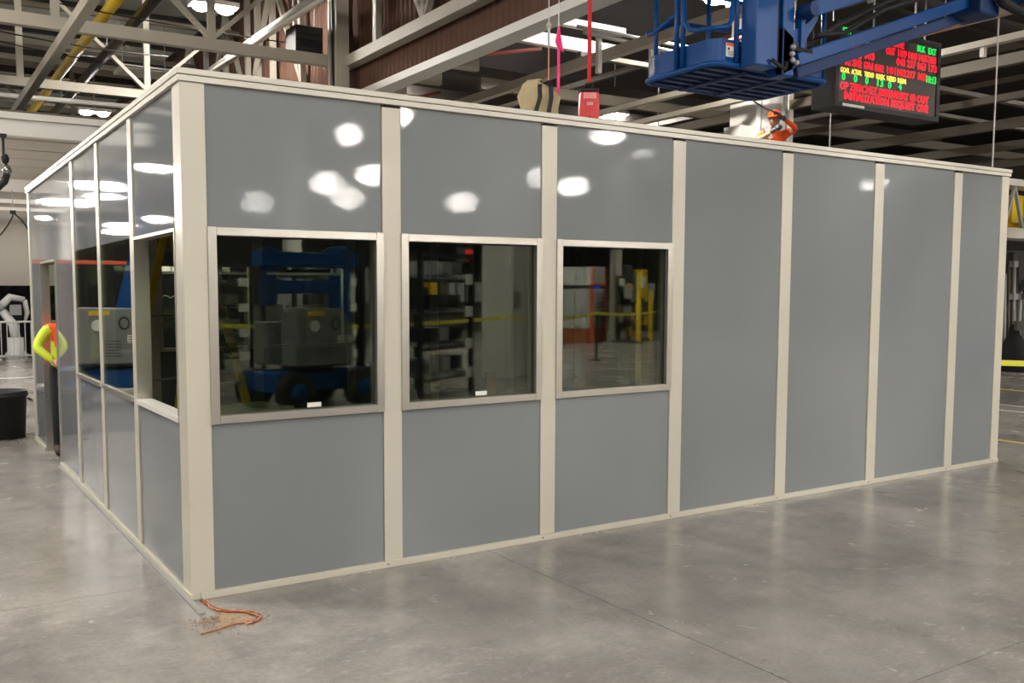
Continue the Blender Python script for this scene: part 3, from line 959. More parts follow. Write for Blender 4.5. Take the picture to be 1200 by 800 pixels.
# ------------------------------------------------------------------ the blue lift with raised platform
LT = thing('aerial_lift', 'blue aerial work platform raised above the roof on a long boom', 'lift', (15.6, -3.0, 0))
LX, LY = 15.6, -3.0


def W(x, y, z):
    return (x - LX, y - LY, z)


def LB(x0, x1, y0, y1, z0, z1):
    return MB().box(x0 - LX, x1 - LX, y0 - LY, y1 - LY, z0, z1)


PX0, PX1, PY0, PY1, PZ = 5.69, 7.46, 1.53, 2.58, 4.0


def rounded(x0, x1, y0, y1, r, n=5):
    pts = []
    for cx, cy, a0 in ((x0 + r, y0 + r, PI), (x1 - r, y0 + r, 1.5 * PI), (x1 - r, y1 - r, 0), (x0 + r, y1 - r, 0.5 * PI)):
        for k in range(n + 1):
            a = a0 + 0.5 * PI * k / n
            pts.append((cx + r * math.cos(a), cy + r * math.sin(a)))
    return pts




op = [(x - LX, y - LY) for x, y in rounded(PX0, PX1, PY0, PY1, 0.16)]
deck = MB().prism(op, PZ + 0.035, PZ + 0.05, 'z').build('platform_deck', 'blue_d', LT)
MB().tube([(x, y, PZ + 0.02) for x, y in op], 0.03, 8, True).build('rim_tube', 'blue', deck, True)
for k in range(6):
    y = PY0 + 0.13 + k * 0.155
    MB().box(PX0 + 0.05 - LX, PX1 - 0.05 - LX, y - LY, y + 0.07 - LY, PZ - 0.005, PZ + 0.034).build('deck_slat', 'blue_d', deck)
    hb = MB()
    for q in range(16):
        xx = PX0 + 0.3 + q * 0.075
        hb.box(xx - LX, xx + 0.02 - LX, y + 0.10 - LY, y + 0.112 - LY, PZ + 0.025, PZ + 0.0345)
    hb.build('grip_holes', 'galv', deck)['kind'] = 'stuff'
for x in (PX0 + 0.5, PX0 + 1.05):
    MB().box(x - LX, x + 0.05 - LX, PY0 + 0.05 - LY, PY1 - 0.05 - LY, PZ - 0.03, PZ - 0.006).build('cross_bearer', 'blue_d', deck)
# toe boards: ring shell with rounded corners
o2 = [(x - LX, y - LY) for x, y in rounded(PX0 + 0.02, PX1 - 0.02, PY0 + 0.02, PY1 - 0.02, 0.15)]
i2 = [(x - LX, y - LY) for x, y in rounded(PX0 + 0.026, PX1 - 0.026, PY0 + 0.026, PY1 - 0.026, 0.145)]
N = len(o2)
tb = MB()
tb.add([(x, y, PZ + 0.05) for x, y in o2] + [(x, y, PZ + 0.27) for x, y in o2] + [(x, y, PZ + 0.05) for x, y in i2] + [(x, y, PZ + 0.27) for x, y in i2],
       [(i, (i + 1) % N, N + (i + 1) % N, N + i) for i in range(N)] + [(2 * N + i, 3 * N + i, 3 * N + (i + 1) % N, 2 * N + (i + 1) % N) for i in range(N)] +
       [(N + i, N + (i + 1) % N, 3 * N + (i + 1) % N, 3 * N + i) for i in range(N)])
toe = tb.build('toe_board', 'blue', LT)
wl = LB(PX0 + 0.175, PX0 + 0.285, PY0 + 0.012, PY0 + 0.019, PZ + 0.10, PZ + 0.235).build('warning_label', 'sticker', toe)
LB(PX0 + 0.177, PX0 + 0.283, PY0 + 0.010, PY0 + 0.012, PZ + 0.205, PZ + 0.233).build('orange_band', 'hivis_o', wl)
LB(PX0 + 0.195, PX0 + 0.22, PY0 + 0.010, PY0 + 0.012, PZ + 0.165, PZ + 0.19).build('pictogram', 'ink', wl)
for k in range(4):
    LB(PX0 + 0.195, PX0 + 0.265, PY0 + 0.010, PY0 + 0.012, PZ + 0.115 + k * 0.012, PZ + 0.119 + k * 0.012).build('print_line', 'ink', wl)
LB(PX1 - 0.24, PX1 - 0.14, PY0 + 0.012, PY0 + 0.019, PZ + 0.16, PZ + 0.20).build('white_plate', 'sticker', toe)
for x, z in ((PX0 + 0.36, 0.09), (PX0 + 0.36, 0.22)):
    LB(x, x + 0.02, PY0 + 0.01, PY0 + 0.019, PZ + z, PZ + z + 0.02).build('rivet', 'chrome', toe)
for y in (PY1 - 0.19, PY1 - 0.17):
    LB(PX0 + 0.008, PX0 + 0.019, y, y + 0.008, PZ + 0.08, PZ + 0.24).build('rivet', 'chrome', toe)
# guard rails
for (x, y) in ((PX0 - 0.0, PY0 + 0.44), (PX0 - 0.0, PY0 + 0.53), (PX0 + 0.3, PY0 + 0.0), (PX1, PY0 + 0.1), (PX1, PY1 - 0.1), (PX0 + 0.2, PY1), (PX0 + 1.0, PY1)):
    MB().cyl(W(x, y, PZ + 0.05), W(x, y, PZ + 1.1), 0.026, n=10).build('rail_post', 'blue', LT, True)


def rail(pts, r=0.024):
    MB().tube([W(*p) for p in pts], r, 10).build('guard_rail', 'blue', LT, True)


z = PZ + 0.47
rail([(PX0, PY0 + 0.53, PZ + 0.62), (PX0, PY0 + 0.86, PZ + 0.50), (PX0, PY1 - 0.1, PZ + 0.50), (PX0 + 0.05, PY1 - 0.02, PZ + 0.53), (PX0 + 0.5, PY1, PZ + 0.72), (PX0 + 1.3, PY1, PZ + 0.75)])
rail([(PX0, PY0 + 0.44, PZ + 0.9), (PX0, PY0 + 0.42, PZ + 0.5), (PX0, PY0 + 0.36, PZ + 0.42), (PX0, PY0 + 0.26, PZ + 0.38), (PX0, PY0 + 0.06, PZ + 0.36), (PX0 + 0.06, PY0, PZ + 0.36),
      (PX0 + 0.18, PY0, PZ + 0.39), (PX0 + 0.23, PY0, PZ + 0.46), (PX0 + 0.24, PY0, PZ + 0.9)])
rail([(PX0 + 0.24, PY0, PZ + 1.08), (PX0 + 0.05, PY0, PZ + 1.1), (PX0, PY0 + 0.06, PZ + 1.1), (PX0, PY1 - 0.06, PZ + 1.1), (PX0 + 0.06, PY1, PZ + 1.1), (PX1 - 0.06, PY1, PZ + 1.1), (PX1, PY1 - 0.06, PZ + 1.1), (PX1, PY0 + 0.06, PZ + 1.1)])
rail([(PX0 + 0.3, PY0, PZ + 0.33), (PX0 + 0.36, PY0 - 0.04, PZ + 0.36), (PX0 + 0.42, PY0 - 0.08, PZ + 0.36)], 0.03)
# support column: two blue plates with a dark gap, rotator
LB(6.02, 6.34, 1.30, 1.50, 3.99, 5.1).build('support_plate', 'blue', LT, bevel=0.015)
LB(6.35, 6.40, 1.34, 1.50, 4.02, 5.1).build('support_gap', 'black', LT)
LB(6.41, 6.58, 1.30, 1.50, 3.93, 5.1).build('support_plate', 'blue', LT, bevel=0.015)
MB().prism([(6.41 - LX, 3.94), (6.66 - LX, 4.05), (6.72 - LX, 4.15), (6.72 - LX, 4.24), (6.41 - LX, 4.40)], 1.30 - LY, 1.38 - LY, 'y').build('gusset', 'blue_d', LT)
MB().prism([(6.41 - LX, 4.36), (6.70 - LX, 4.44), (6.95 - LX, 4.62), (6.95 - LX, 4.56), (6.75 - LX, 4.30), (6.41 - LX, 4.24)], 1.31 - LY, 1.37 - LY, 'y').build('gusset', 'blue', LT)
LB(6.66, 6.72, 1.28, 1.36, 4.10, 4.62).build('link_bar', 'blue', LT)
LB(6.86, 6.90, 1.40, 1.46, 4.12, 4.62).build('link_bar', 'blue_d', LT)
MB().cyl(W(6.50, 1.27, 4.20), W(6.80, 1.27, 4.20), 0.03, n=8).build('pin', 'black', LT)
for (x, zz) in ((6.50, 4.21), (6.49, 4.14), (6.50, 4.08), (6.56, 4.06)):
    MB().ball(W(x, 1.25, zz), 0.03).build('fitting', 'galv', LT, True)
MB().tube([W(6.42, 1.26, 4.05), W(6.36, 1.22, 3.97), W(6.28, 1.24, 4.0), W(6.22, 1.28, 4.06)], 0.02, 6).build('hose', 'black', LT, True)
# jib bars, parallel, rising to the right
MB().bar(W(6.60, 1.30, 4.10), W(9.75, 1.30, 5.20), 0.10, 0.13, (0, 0, 1)).build('jib_bar', 'blue', LT, bevel=0.01)
MB().bar(W(6.78, 1.46, 4.02), W(9.75, 1.46, 5.03), 0.10, 0.12, (0, 0, 1)).build('jib_bar', 'blue_d', LT, bevel=0.01)
MB().bar(W(6.66, 1.22, 4.58), W(9.6, 1.22, 5.62), 0.12, 0.15, (0, 0, 1)).build('jib_bar', 'blue', LT, bevel=0.01)
MB().cyl(W(6.68, 1.14, 4.59), W(6.68, 1.30, 4.59), 0.07, n=14).build('pivot', 'blue_d', LT)
MB().tube([W(7.0, 1.36, 4.42), W(7.5, 1.40, 4.52), W(8.2, 1.40, 4.88), W(9.5, 1.40, 5.32)], 0.03, 6).build('hose', 'black', LT, True)
MB().tube([W(6.9, 1.42, 4.30), W(7.4, 1.44, 4.58), W(8.2, 1.44, 4.95), W(9.5, 1.44, 5.42)], 0.025, 6).build('hose', 'black', LT, True)
LB(9.55, 9.95, 1.10, 1.55, 4.98, 5.6).build('jib_knuckle', 'blue_d', LT, bevel=0.03)
MB().tube([W(9.7, 1.05, 5.3), W(9.85, 1.0, 5.1), W(10.05, 0.95, 5.03), W(10.3, 0.95, 5.2), W(10.5, 0.9, 5.5)], 0.06, 8).build('hose_loop', 'black', LT, True)
LB(10.15, 10.9, 0.8, 1.2, 5.12, 5.5).build('boom_head', 'blue', LT, bevel=0.03)
MB().bar(W(9.8, 1.2, 5.45), W(12.8, 0.1, 7.0), 0.22, 0.28).build('main_boom', 'blue', LT, bevel=0.02)
MB().bar(W(12.8, 0.1, 7.0), W(15.6, -3.0, 1.9), 0.26, 0.32).build('lower_boom', 'blue', LT, bevel=0.02)
MB().ball(W(12.8, 0.1, 7.0), 0.26).build('boom_knuckle', 'blue_d', LT, True)
LB(14.6, 16.6, -3.6, -2.4, 0.85, 1.75).build('turret', 'blue', LT, bevel=0.06)
LB(14.5, 16.7, -3.9, -2.1, 0.45, 0.85).build('chassis', 'blue_d', LT, bevel=0.04)
for sx in (14.8, 16.4):
    for sy in (-4.1, -1.9):
        MB().tube([W(sx, sy - 0.16, 0.42), W(sx, sy - 0.12, 0.42), W(sx, sy + 0.12, 0.42), W(sx, sy + 0.16, 0.42)], [0.36, 0.42, 0.42, 0.36], 20).build('wheel', 'black', LT, True)

# ------------------------------------------------------------------ LED status board
SY = 2.6
SX0, SX1, SZ0, SZ1 = 9.01, 11.12, 4.16, 5.10
sg = thing('led_board', 'black LED status board with red and green text hung right of the blue platform', 'sign', ((SX0 + SX1) / 2, SY, SZ0))
w2, hh = (SX1 - SX0) / 2, SZ1 - SZ0
MB().box(-w2 - 0.06, w2 + 0.07, 0.0, 0.34, -0.06, hh + 0.07).build('housing', 'signbox', sg, bevel=0.01)
fr_ = MB()
fr_.box(-w2 - 0.06, w2 + 0.07, -0.03, 0.0, hh, hh + 0.07).box(-w2 - 0.06, w2 + 0.07, -0.03, 0.0, -0.06, 0.0).box(-w2 - 0.06, -w2, -0.03, 0.0, 0, hh).box(w2, w2 + 0.07, -0.03, 0.0, 0, hh)
fr_.build('bezel', 'signbox', sg)
MB().box(-w2, w2, -0.012, 0.0, 0.0, hh).build('display_face', 'screen', sg)
MB().box(-w2 + 0.08, -w2 + 0.52, -0.036, -0.031, -0.045, -0.012).build('maker_plate', 'sticker', sg)
for x in (-0.2, w2 - 0.35, w2 - 0.12):
    MB().cyl((x, 0.1, hh + 0.07), (x, 0.1, hh + 1.7), 0.015, n=6).build('hanger_rod', 'galv', sg)
rows = [  # text, u, v (fractions from top left), height, colour, width
    ('STA', 0.03, 0.085, 0.085, 'led_g', 1), ('LINE', 0.20, 0.15, 0.085, 'led_g', 1), ('BLK', 0.78, 0.105, 0.09, 'led_g', 1.2), ('EXT', 0.90, 0.11, 0.09, 'led_g', 1.2),
    ('ZONE', 0.02, 0.25, 0.09, 'led_r', 1.2), ('CYZONE', 0.42, 0.115, 0.1, 'led_r', 1.15),
    ('JOB', 0.12, 0.30, 0.1, 'led_r', 1.15), ('103', 0.24, 0.235, 0.1, 'led_r', 1.2), ('OUT', 0.46, 0.235, 0.1, 'led_r', 1.2), ('109', 0.57, 0.235, 0.1, 'led_r', 1.2), ('100', 0.68, 0.235, 0.1, 'led_r', 1.2), ('105', 0.79, 0.235, 0.1, 'led_r', 1.2), ('203', 0.90, 0.235, 0.1, 'led_r', 1.2),
    ('073', 0.02, 0.375, 0.1, 'led_r', 1.2), ('083', 0.13, 0.375, 0.1, 'led_r', 1.2), ('103', 0.24, 0.36, 0.1, 'led_r', 1.2), ('043', 0.57, 0.355, 0.1, 'led_r', 1.2), ('227', 0.68, 0.355, 0.1, 'led_r', 1.2), ('063', 0.79, 0.355, 0.1, 'led_r', 1.2), ('173', 0.90, 0.355, 0.1, 'led_r', 1.2),
    ('PRI', 0.02, 0.495, 0.1, 'led_r', 1.2), ('2H2', 0.13, 0.495, 0.1, 'led_r', 1.2), ('GA1', 0.24, 0.495, 0.1, 'led_r', 1.2), ('002', 0.35, 0.50, 0.1, 'led_r', 1.2), ('101', 0.46, 0.50, 0.1, 'led_r', 1.2), ('102', 0.57, 0.50, 0.1, 'led_r', 1.2), ('217', 0.68, 0.50, 0.1, 'led_r', 1.2), ('102', 0.79, 0.50, 0.1, 'led_r', 1.2),
    ('10:13', 0.885, 0.52, 0.105, 'led_g', 1.0),
    ('GOAL', 0.02, 0.60, 0.07, 'led_y', 1.25), ('ACTUAL', 0.125, 0.60, 0.07, 'led_y', 0.95), ('TREND', 0.25, 0.60, 0.07, 'led_y', 1.0), ('RISK', 0.365, 0.60, 0.07, 'led_y', 1.25), ('NEED', 0.475, 0.60, 0.07, 'led_y', 1.2), ('REM', 0.585, 0.60, 0.07, 'led_y', 1.4),
    ('0', 0.035, 0.70, 0.1, 'led_g', 1.2), ('0', 0.15, 0.70, 0.1, 'led_g', 1.2), ('0', 0.26, 0.70, 0.1, 'led_g', 1.2), ('13', 0.365, 0.70, 0.1, 'led_g', 1.2), ('0', 0.49, 0.70, 0.1, 'led_g', 1.2), ('4', 0.60, 0.70, 0.1, 'led_g', 1.2),
    ('OP ZJ1BCHEZ JMTENWAY 03 OUT', 0.02, 0.825, 0.105, 'led_r', 1.0), ('INITIALIZATION REQUEST ONE', 0.06, 0.95, 0.105, 'led_r', 1.0)]
for s, u, v, h, m, sx in rows:
    size = h * hh * 1.38
    text('led_text', s, size, m, sg, (-w2 + u * 2 * w2, -0.0135, hh * (1 - v)), FRONT, thick=0.003, bold=0.0012, fit=2 * w2 * {'BLK': .085, 'EXT': .085, 'CYZONE': .22, '10:13': .105, 'GOAL': .085, 'ACTUAL': .10, 'TREND': .095, 'RISK': .09, 'NEED': .09, 'REM': .085, 'STA': .08, 'LINE': .1, 'ZONE': .12}.get(s, {1: 0.03, 2: 0.06, 3: 0.088}.get(len(s), 0.90 if s[0] == 'O' else 0.86)))

# ------------------------------------------------------------------ things on the roof
kb = thing('canvas_bag', 'khaki canvas tool bag with black straps on the roof edge', 'bag', (3.17, 1.02, 2.891), -0.52)
bv = MB()
prof = [(0.10, 0.0), (0.145, 0.02), (0.155, 0.16), (0.150, 0.32), (0.165, 0.42), (0.150, 0.47), (0.11, 0.51), (0.05, 0.525), (0.001, 0.53)]
n = 28
o = len(bv.v)
for i, (r, zz) in enumerate(prof):
    for k in range(n):
        a = 2 * PI * k / n
        rr = r * (1 + 0.07 * math.sin(5 * a + i) + 0.05 * math.sin(9 * a - 2 * i))
        bv.v.append((rr * 1.0 * math.cos(a) + (0.02 if i > 4 else 0), rr * 0.7 * math.sin(a), zz + 0.012 * math.sin(3 * a + i) * (i > 2) - (0.05 * math.cos(a) if i > 4 else 0)))
for i in range(len(prof) - 1):
    for k in range(n):
        bv.f.append((i * n + k, i * n + (k + 1) % n, (i + 1) * n + (k + 1) % n, (i + 1) * n + k))
bv.f.append(tuple(range(n)))
body = bv.build('bag_body', 'khaki', kb, True)
for sgn, tilt in ((-1, 0.05), (1, 0.02)):
    pts = [(sgn * 0.05 - tilt * 0.5, -0.118, 0.05), (sgn * 0.055, -0.128, 0.25), (sgn * 0.06 + tilt, -0.128, 0.40), (sgn * 0.06 + tilt, -0.10, 0.49), (sgn * 0.05 + tilt, -0.03, 0.55)]
    st = MB()
    for a, b in zip(pts[:-1], pts[1:]):
        st.bar(a, b, 0.034, 0.012, (0, -1, 0.3))
    st.build('strap', 'black', kb)
MB().ball((-0.1, -0.11, 0.30), 0.04, 1.2, 0.7, 1).build('pocket', 'khaki', kb, True)

t = thing('pink_webbing', 'hot pink webbing sling hanging beside the brown bulkhead', 'strap', (3.33, 0.98, 3.35))
MB().obox((0, 0, 0.27), (0.022, 0.006, 0.54), Matrix.Rotation(-0.5, 3, 'Z')).build('webbing', 'pink', t)
MB().tube([(0.0, 0, 0.50), (-0.022, 0.006, 0.42), (0.0, 0.0, 0.38), (0.03, -0.01, 0.34), (0.012, -0.005, 0.44), (0, 0, 0.5)], 0.012, 6).build('bow', 'pink', t, True)
MB().cyl((0, 0, 0.52), (0, 0, 2.3), 0.004, n=5).build('cord', 'galv', t)
t = thing('lanyard', 'pale salmon lanyard with white hook beside the pink sling', 'strap', (3.26, 1.02, 3.43))
MB().cyl((0, 0, 0), (0, 0, 0.32), 0.006, n=6).build('rope_leg', 'palerope', t)
MB().cyl((0, 0, 0.30), (0, 0, 0.46), 0.011, n=8).build('white_hook', 'machine_w', t)
MB().ball((0, 0, 0.47), 0.022).build('swivel', 'steel', t, True)
MB().cyl((0, 0, 0.48), (0, 0, 2.0), 0.004, n=5).build('cord', 'galv', t)

t = thing('fall_arrest_block', 'red fall-arrest block hung on a red strap above the roof', 'safety block', (3.83, 1.2, 3.20), -0.52)
MB().prism([(-0.08, 0.0), (-0.085, 0.10), (-0.08, 0.26), (0.08, 0.26), (0.085, 0.10), (0.08, 0.0), (0.03, -0.02), (-0.03, -0.02)], -0.05, 0.05, 'y').build('body', 'red', t, bevel=0.012)
MB().box(-0.085, 0.085, -0.055, 0.055, 0.26, 0.285).build('top_cap', 'black', t, bevel=0.008)
MB().box(-0.055, 0.055, -0.054, -0.0505, 0.20, 0.25).build('pink_label', 'pinklabel', t)
text('brand_mark', 'DBI', 0.035, 'sticker', t, (0, -0.052, 0.145), FRONT, 'CENTER')
MB().ball((0.0, -0.03, 0.03), 0.028).build('snap_hook', 'chrome', t, True)
MB().tube([(-0.04, 0, 0.285), (-0.035, 0, 0.33), (0, 0, 0.35), (0.035, 0, 0.33), (0.04, 0, 0.285)], 0.008, 6).build('carry_loop', 'black', t, True)
MB().box(-0.016, 0.016, -0.006, 0.006, 0.34, 2.3).build('strap', 'redstrap', t)


# ------------------------------------------------------------------ people
def person(name, label, loc, rotz, J, edges, rad, face_mats, extra=None, sub=2):
    root = thing(name, label, 'person', loc, rotz)
    names = list(J)
    idx = {k: i for i, k in enumerate(names)}
    me = D.meshes.new('body')
    me.from_pydata([J[k] for k in names], [(idx[a], idx[b]) for a, b in edges], [])
    ob = D.objects.new('body', me)
    COL.objects.link(ob)
    sk = ob.modifiers.new('skin', 'SKIN')
    sv = me.skin_vertices[0].data
    for k in names:
        r = rad[k]
        sv[idx[k]].radius = r if isinstance(r, tuple) else (r, r)
    sv[idx['pelvis']].use_root = True
    ss = ob.modifiers.new('sub', 'SUBSURF')
    ss.levels = sub
    ss.render_levels = sub
    dg = bpy.context.evaluated_depsgraph_get()
    m2 = D.meshes.new_from_object(ob.evaluated_get(dg))
    D.objects.remove(ob)
    m2.name = 'body'
    m2.materials.clear()
    mats = []
    for mm in face_mats.values():
        if mm not in mats:
            mats.append(mm)
    for mm in mats:
        m2.materials.append(M[mm])
    segs = [(Vector(J[a]), Vector(J[b]), face_mats.get((a, b), face_mats['default'])) for a, b in edges]
    for p in m2.polygons:
        c = p.center
        best, bm_ = 1e9, None
        for a, b, mm in segs:
            ab = b - a
            tt = max(0, min(1, (c - a).dot(ab) / max(1e-9, ab.length_squared)))
            d = (a + ab * tt - c).length
            if d < best:
                best, bm_ = d, mm
        p.material_index = mats.index(bm_)
        p.use_smooth = True
    b = D.objects.new('body', m2)
    COL.objects.link(b)
    b.parent = root
    return root, b


def hand(root, wrist, elbow, m, thumb_side, s=1.0, curl=0.5):
    """palm with five bent fingers, grown from the wrist away from the elbow"""
    w, e = Vector(wrist), Vector(elbow)
    d = (w - e).normalized()
    side = d.cross(Vector((0, 0, 1)))
    if side.length < 0.1:
        side = Vector((1, 0, 0))
    side.normalize()
    side *= thumb_side
    nrm = d.cross(side).normalized()
    b = MB()
    b.tube([w - d * 0.01, w + d * 0.03, w + d * 0.085], [0.028 * s, 0.036 * s, 0.036 * s], 10)
    for k, ln in enumerate((0.070, 0.080, 0.075, 0.058)):
        base = w + d * 0.08 + side * (0.027 - 0.018 * k)
        p1 = base + d * ln * 0.5 + nrm * ln * 0.15 * curl
        p2 = p1 + d * ln * 0.3 + nrm * ln * 0.35 * curl
        p3 = p2 + d * ln * 0.15 + nrm * ln * 0.4 * curl
        b.tube([base, p1, p2, p3], [0.0095, 0.009, 0.0085, 0.006], 7)
    tb_ = w + d * 0.03 + side * 0.03
    b.tube([tb_, tb_ + d * 0.03 + side * 0.025, tb_ + d * 0.06 + side * 0.028 + nrm * 0.01], [0.012, 0.011, 0.008], 7)
    b.build('hand', m, root, True)


def head(root, c, r, facing, m_skin='skin', helmet=None, hair=None):
    f = Vector(facing).normalized()
    yaw = math.atan2(f.x, -f.y)
    h = MB().ball((0, 0, 0), r, 0.80, 0.92, 1.16, 18, 14)
    ho = h.build('head', m_skin, root, True, loc=c)
    ho.rotation_euler = (0, 0, yaw)
    fm = MB()
    fm.tube([(0, -r * 0.86, r * 0.12), (0, -r * 1.08, -r * 0.16), (0, -r * 0.9, -r * 0.22)], [r * 0.08, r * 0.12, r * 0.1], 8)
    fm.build('nose', m_skin, ho, True)
    for s in (-1, 1):
        MB().ball((s * r * 0.32, -r * 0.80, r * 0.12), r * 0.10, 1.2, 0.6, 0.7, 8, 6).build('eye', 'ink', ho, True)
        MB().ball((s * r * 0.80, 0.02, 0.0), r * 0.18, 0.4, 0.9, 1.3, 8, 6).build('ear', m_skin, ho, True)
    MB().box(-r * 0.25, r * 0.25, -r * 0.86, -r * 0.80, -r * 0.52, -r * 0.46).build('mouth', 'rust', ho)
    if helmet:
        sh = MB().lathe([(r * 1.05, 0), (r * 1.04, r * 0.35), (r * 0.92, r * 0.75), (r * 0.6, r * 1.05), (r * 0.25, r * 1.16), (0.001, r * 1.18)], (0, 0, r * 0.28), 20)
        so = sh.build('hard_hat', helmet, ho, True)
        MB().prism([(-r * 0.8, -r * 0.6), (-r * 0.6, -r * 1.2), (0, -r * 1.42), (r * 0.6, -r * 1.2), (r * 0.8, -r * 0.6)], r * 0.28, r * 0.34, 'z').build('hat_peak', helmet, ho)
        MB().box(-r * 0.3, r * 0.3, -r * 1.06, -r * 1.0, r * 0.55, r * 0.9).build('hat_badge', 'trouser', ho)
    if hair:
        MB().lathe([(r * 0.84, 0), (r * 0.92, r * 0.4), (r * 0.8, r * 0.85), (r * 0.45, r * 1.15), (0.001, r * 1.24)], (0, r * 0.08, -r * 0.02), 18).build('hair', hair, ho, True)
    return ho


# worker stepping in at the doorway of the left wall: upper body leaning inside
J = {'pelvis': (0, 0, 0.93), 'waist': (0, -0.01, 1.08), 'chest': (0.02, -0.03, 1.26), 'neck': (0.07, -0.05, 1.44), 'crown': (0.17, -0.07, 1.52),
     'sh_l': (-0.17, -0.02, 1.38), 'el_l': (-0.30, -0.08, 1.17), 'wr_l': (-0.14, -0.20, 1.03),
     'sh_r': (0.20, -0.03, 1.38), 'el_r': (0.30, -0.08, 1.14), 'wr_r': (0.22, -0.26, 1.02),
     'hip_l': (-0.09, 0, 0.88), 'kn_l': (-0.10, -0.04, 0.50), 'an_l': (-0.10, 0.03, 0.10), 'toe_l': (-0.11, -0.15, 0.045),
     'hip_r': (0.09, 0, 0.88), 'kn_r': (0.12, -0.06, 0.50), 'an_r': (0.13, -0.02, 0.10), 'toe_r': (0.13, -0.20, 0.045)}
E_ = [('pelvis', 'waist'), ('waist', 'chest'), ('chest', 'neck'), ('neck', 'crown'), ('chest', 'sh_l'), ('sh_l', 'el_l'), ('el_l', 'wr_l'), ('chest', 'sh_r'), ('sh_r', 'el_r'), ('el_r', 'wr_r'),
      ('pelvis', 'hip_l'), ('hip_l', 'kn_l'), ('kn_l', 'an_l'), ('an_l', 'toe_l'), ('pelvis', 'hip_r'), ('hip_r', 'kn_r'), ('kn_r', 'an_r'), ('an_r', 'toe_r')]
RD = {'pelvis': (0.16, 0.12), 'waist': (0.15, 0.11), 'chest': (0.17, 0.125), 'neck': 0.062, 'crown': 0.06, 'sh_l': 0.075, 'el_l': 0.055, 'wr_l': 0.036, 'sh_r': 0.075, 'el_r': 0.055, 'wr_r': 0.036,
      'hip_l': 0.10, 'kn_l': 0.07, 'an_l': 0.05, 'toe_l': 0.042, 'hip_r': 0.10, 'kn_r': 0.07, 'an_r': 0.05, 'toe_r': 0.042}
FM = {'default': 'hivis_o', ('neck', 'crown'): 'skin'}
for s in 'lr':
    FM[('sh_' + s, 'el_' + s)] = 'hivis_y'
    FM[('el_' + s, 'wr_' + s)] = 'hivis_y'
    FM[('chest', 'sh_' + s)] = 'hivis_o'
    FM[('pelvis', 'hip_' + s)] = 'trouser'
    FM[('hip_' + s, 'kn_' + s)] = 'trouser'
    FM[('kn_' + s, 'an_' + s)] = 'trouser'
    FM[('an_' + s, 'toe_' + s)] = 'boot'
pr_, pb = person('person', 'person in lime sleeves and orange vest standing in the left wall doorway', (0.17, 5.42, 0), 0.0, J, E_, RD, FM)
head(pr_, (0.20, -0.08, 1.60), 0.105, (0.9, -0.5, 0), hair='hair')
for x in (-0.07, 0.09):
    MB().bar((x, -0.165, 1.02), (x * 1.05, -0.15, 1.40), 0.03, 0.008, (0, -1, 0)).build('vest_band', 'refl', pr_)
hand(pr_, J['wr_l'], J['el_l'], 'skin', 1)
hand(pr_, J['wr_r'], J['el_r'], 'skin', -1)

# worker in orange, crouched on a scissor lift behind the room, arms raised to the head
J2 = {'pelvis': (0, 0, 0.50), 'waist': (0.0, -0.02, 0.66), 'chest': (0.02, -0.08, 0.88), 'neck': (0.0, -0.14, 1.06), 'crown': (-0.02, -0.18, 1.13),
      'sh_l': (-0.20, -0.08, 0.99), 'el_l': (-0.30, -0.25, 0.86), 'wr_l': (-0.12, -0.33, 0.98),
      'sh_r': (0.21, -0.09, 1.00), 'el_r': (0.33, -0.20, 1.06), 'wr_r': (0.11, -0.30, 1.18),
      'hip_l': (-0.10, 0, 0.46), 'kn_l': (-0.14, -0.36, 0.48), 'an_l': (-0.13, -0.16, 0.10), 'toe_l': (-0.14, -0.32, 0.045),
      'hip_r': (0.10, 0, 0.46), 'kn_r': (0.15, -0.34, 0.50), 'an_r': (0.14, -0.12, 0.10), 'toe_r': (0.15, -0.28, 0.045)}
FM2 = dict(FM)
for s in 'lr':
    for k in (('sh_' + s, 'el_' + s), ('el_' + s, 'wr_' + s), ('chest', 'sh_' + s)):
        FM2[k] = 'hivis_o'
FM2[('el_l', 'wr_l')] = 'khaki'
SLZ = 3.30
wp = (10.98, 5.28, SLZ)
pr2, pb2 = person('person', 'person in orange hi-vis and orange hard hat working beside the white column', wp, -0.55, J2, E_, RD, FM2)
head(pr2, (-0.03, -0.22, 1.20), 0.105, (-0.2, -1, -0.2), helmet='hivis_o')
MB().obox((-0.12, -0.17, 1.0), (0.07, 0.05, 0.22), Matrix.Rotation(-0.5, 3, 'Y')).build('vest_band', 'refl', pr2)
MB().obox((0.27, -0.16, 1.06), (0.05, 0.09, 0.13), Matrix.Rotation(0.5, 3, 'Y')).build('vest_band', 'refl', pr2)
MB().ball((0.0, -0.33, 1.06), 0.06, 1, 0.8, 0.8).build('half_mask', 'glove', pr2, True)
hand(pr2, J2['wr_l'], J2['el_l'], 'glove', 1)
hand(pr2, J2['wr_r'], J2['el_r'], 'glove', -1)
t = thing('scissor_lift', 'low scissor lift behind the room carrying the orange-clad worker', 'lift', (10.98, 5.28, 0))
MB().box(-0.55, 0.55, -0.8, 0.8, SLZ - 0.07, SLZ - 0.002).build('deck', 'galv', t)
MB().box(-0.5, 0.5, -0.75, 0.75, 0.16, 0.45).build('base', 'blue', t, bevel=0.02)
for k in range(4):
    z0 = 0.47 + k * 0.69
    for s in (-1, 1):
        MB().bar((0.35, -0.7 * s, z0), (0.35, 0.7 * s, z0 + 0.69), 0.05, 0.08, (1, 0, 0)).build('scissor_arm', 'blue_d', t)
        MB().bar((-0.35, -0.7 * s, z0), (-0.35, 0.7 * s, z0 + 0.69), 0.05, 0.08, (1, 0, 0)).build('scissor_arm', 'blue_d', t)
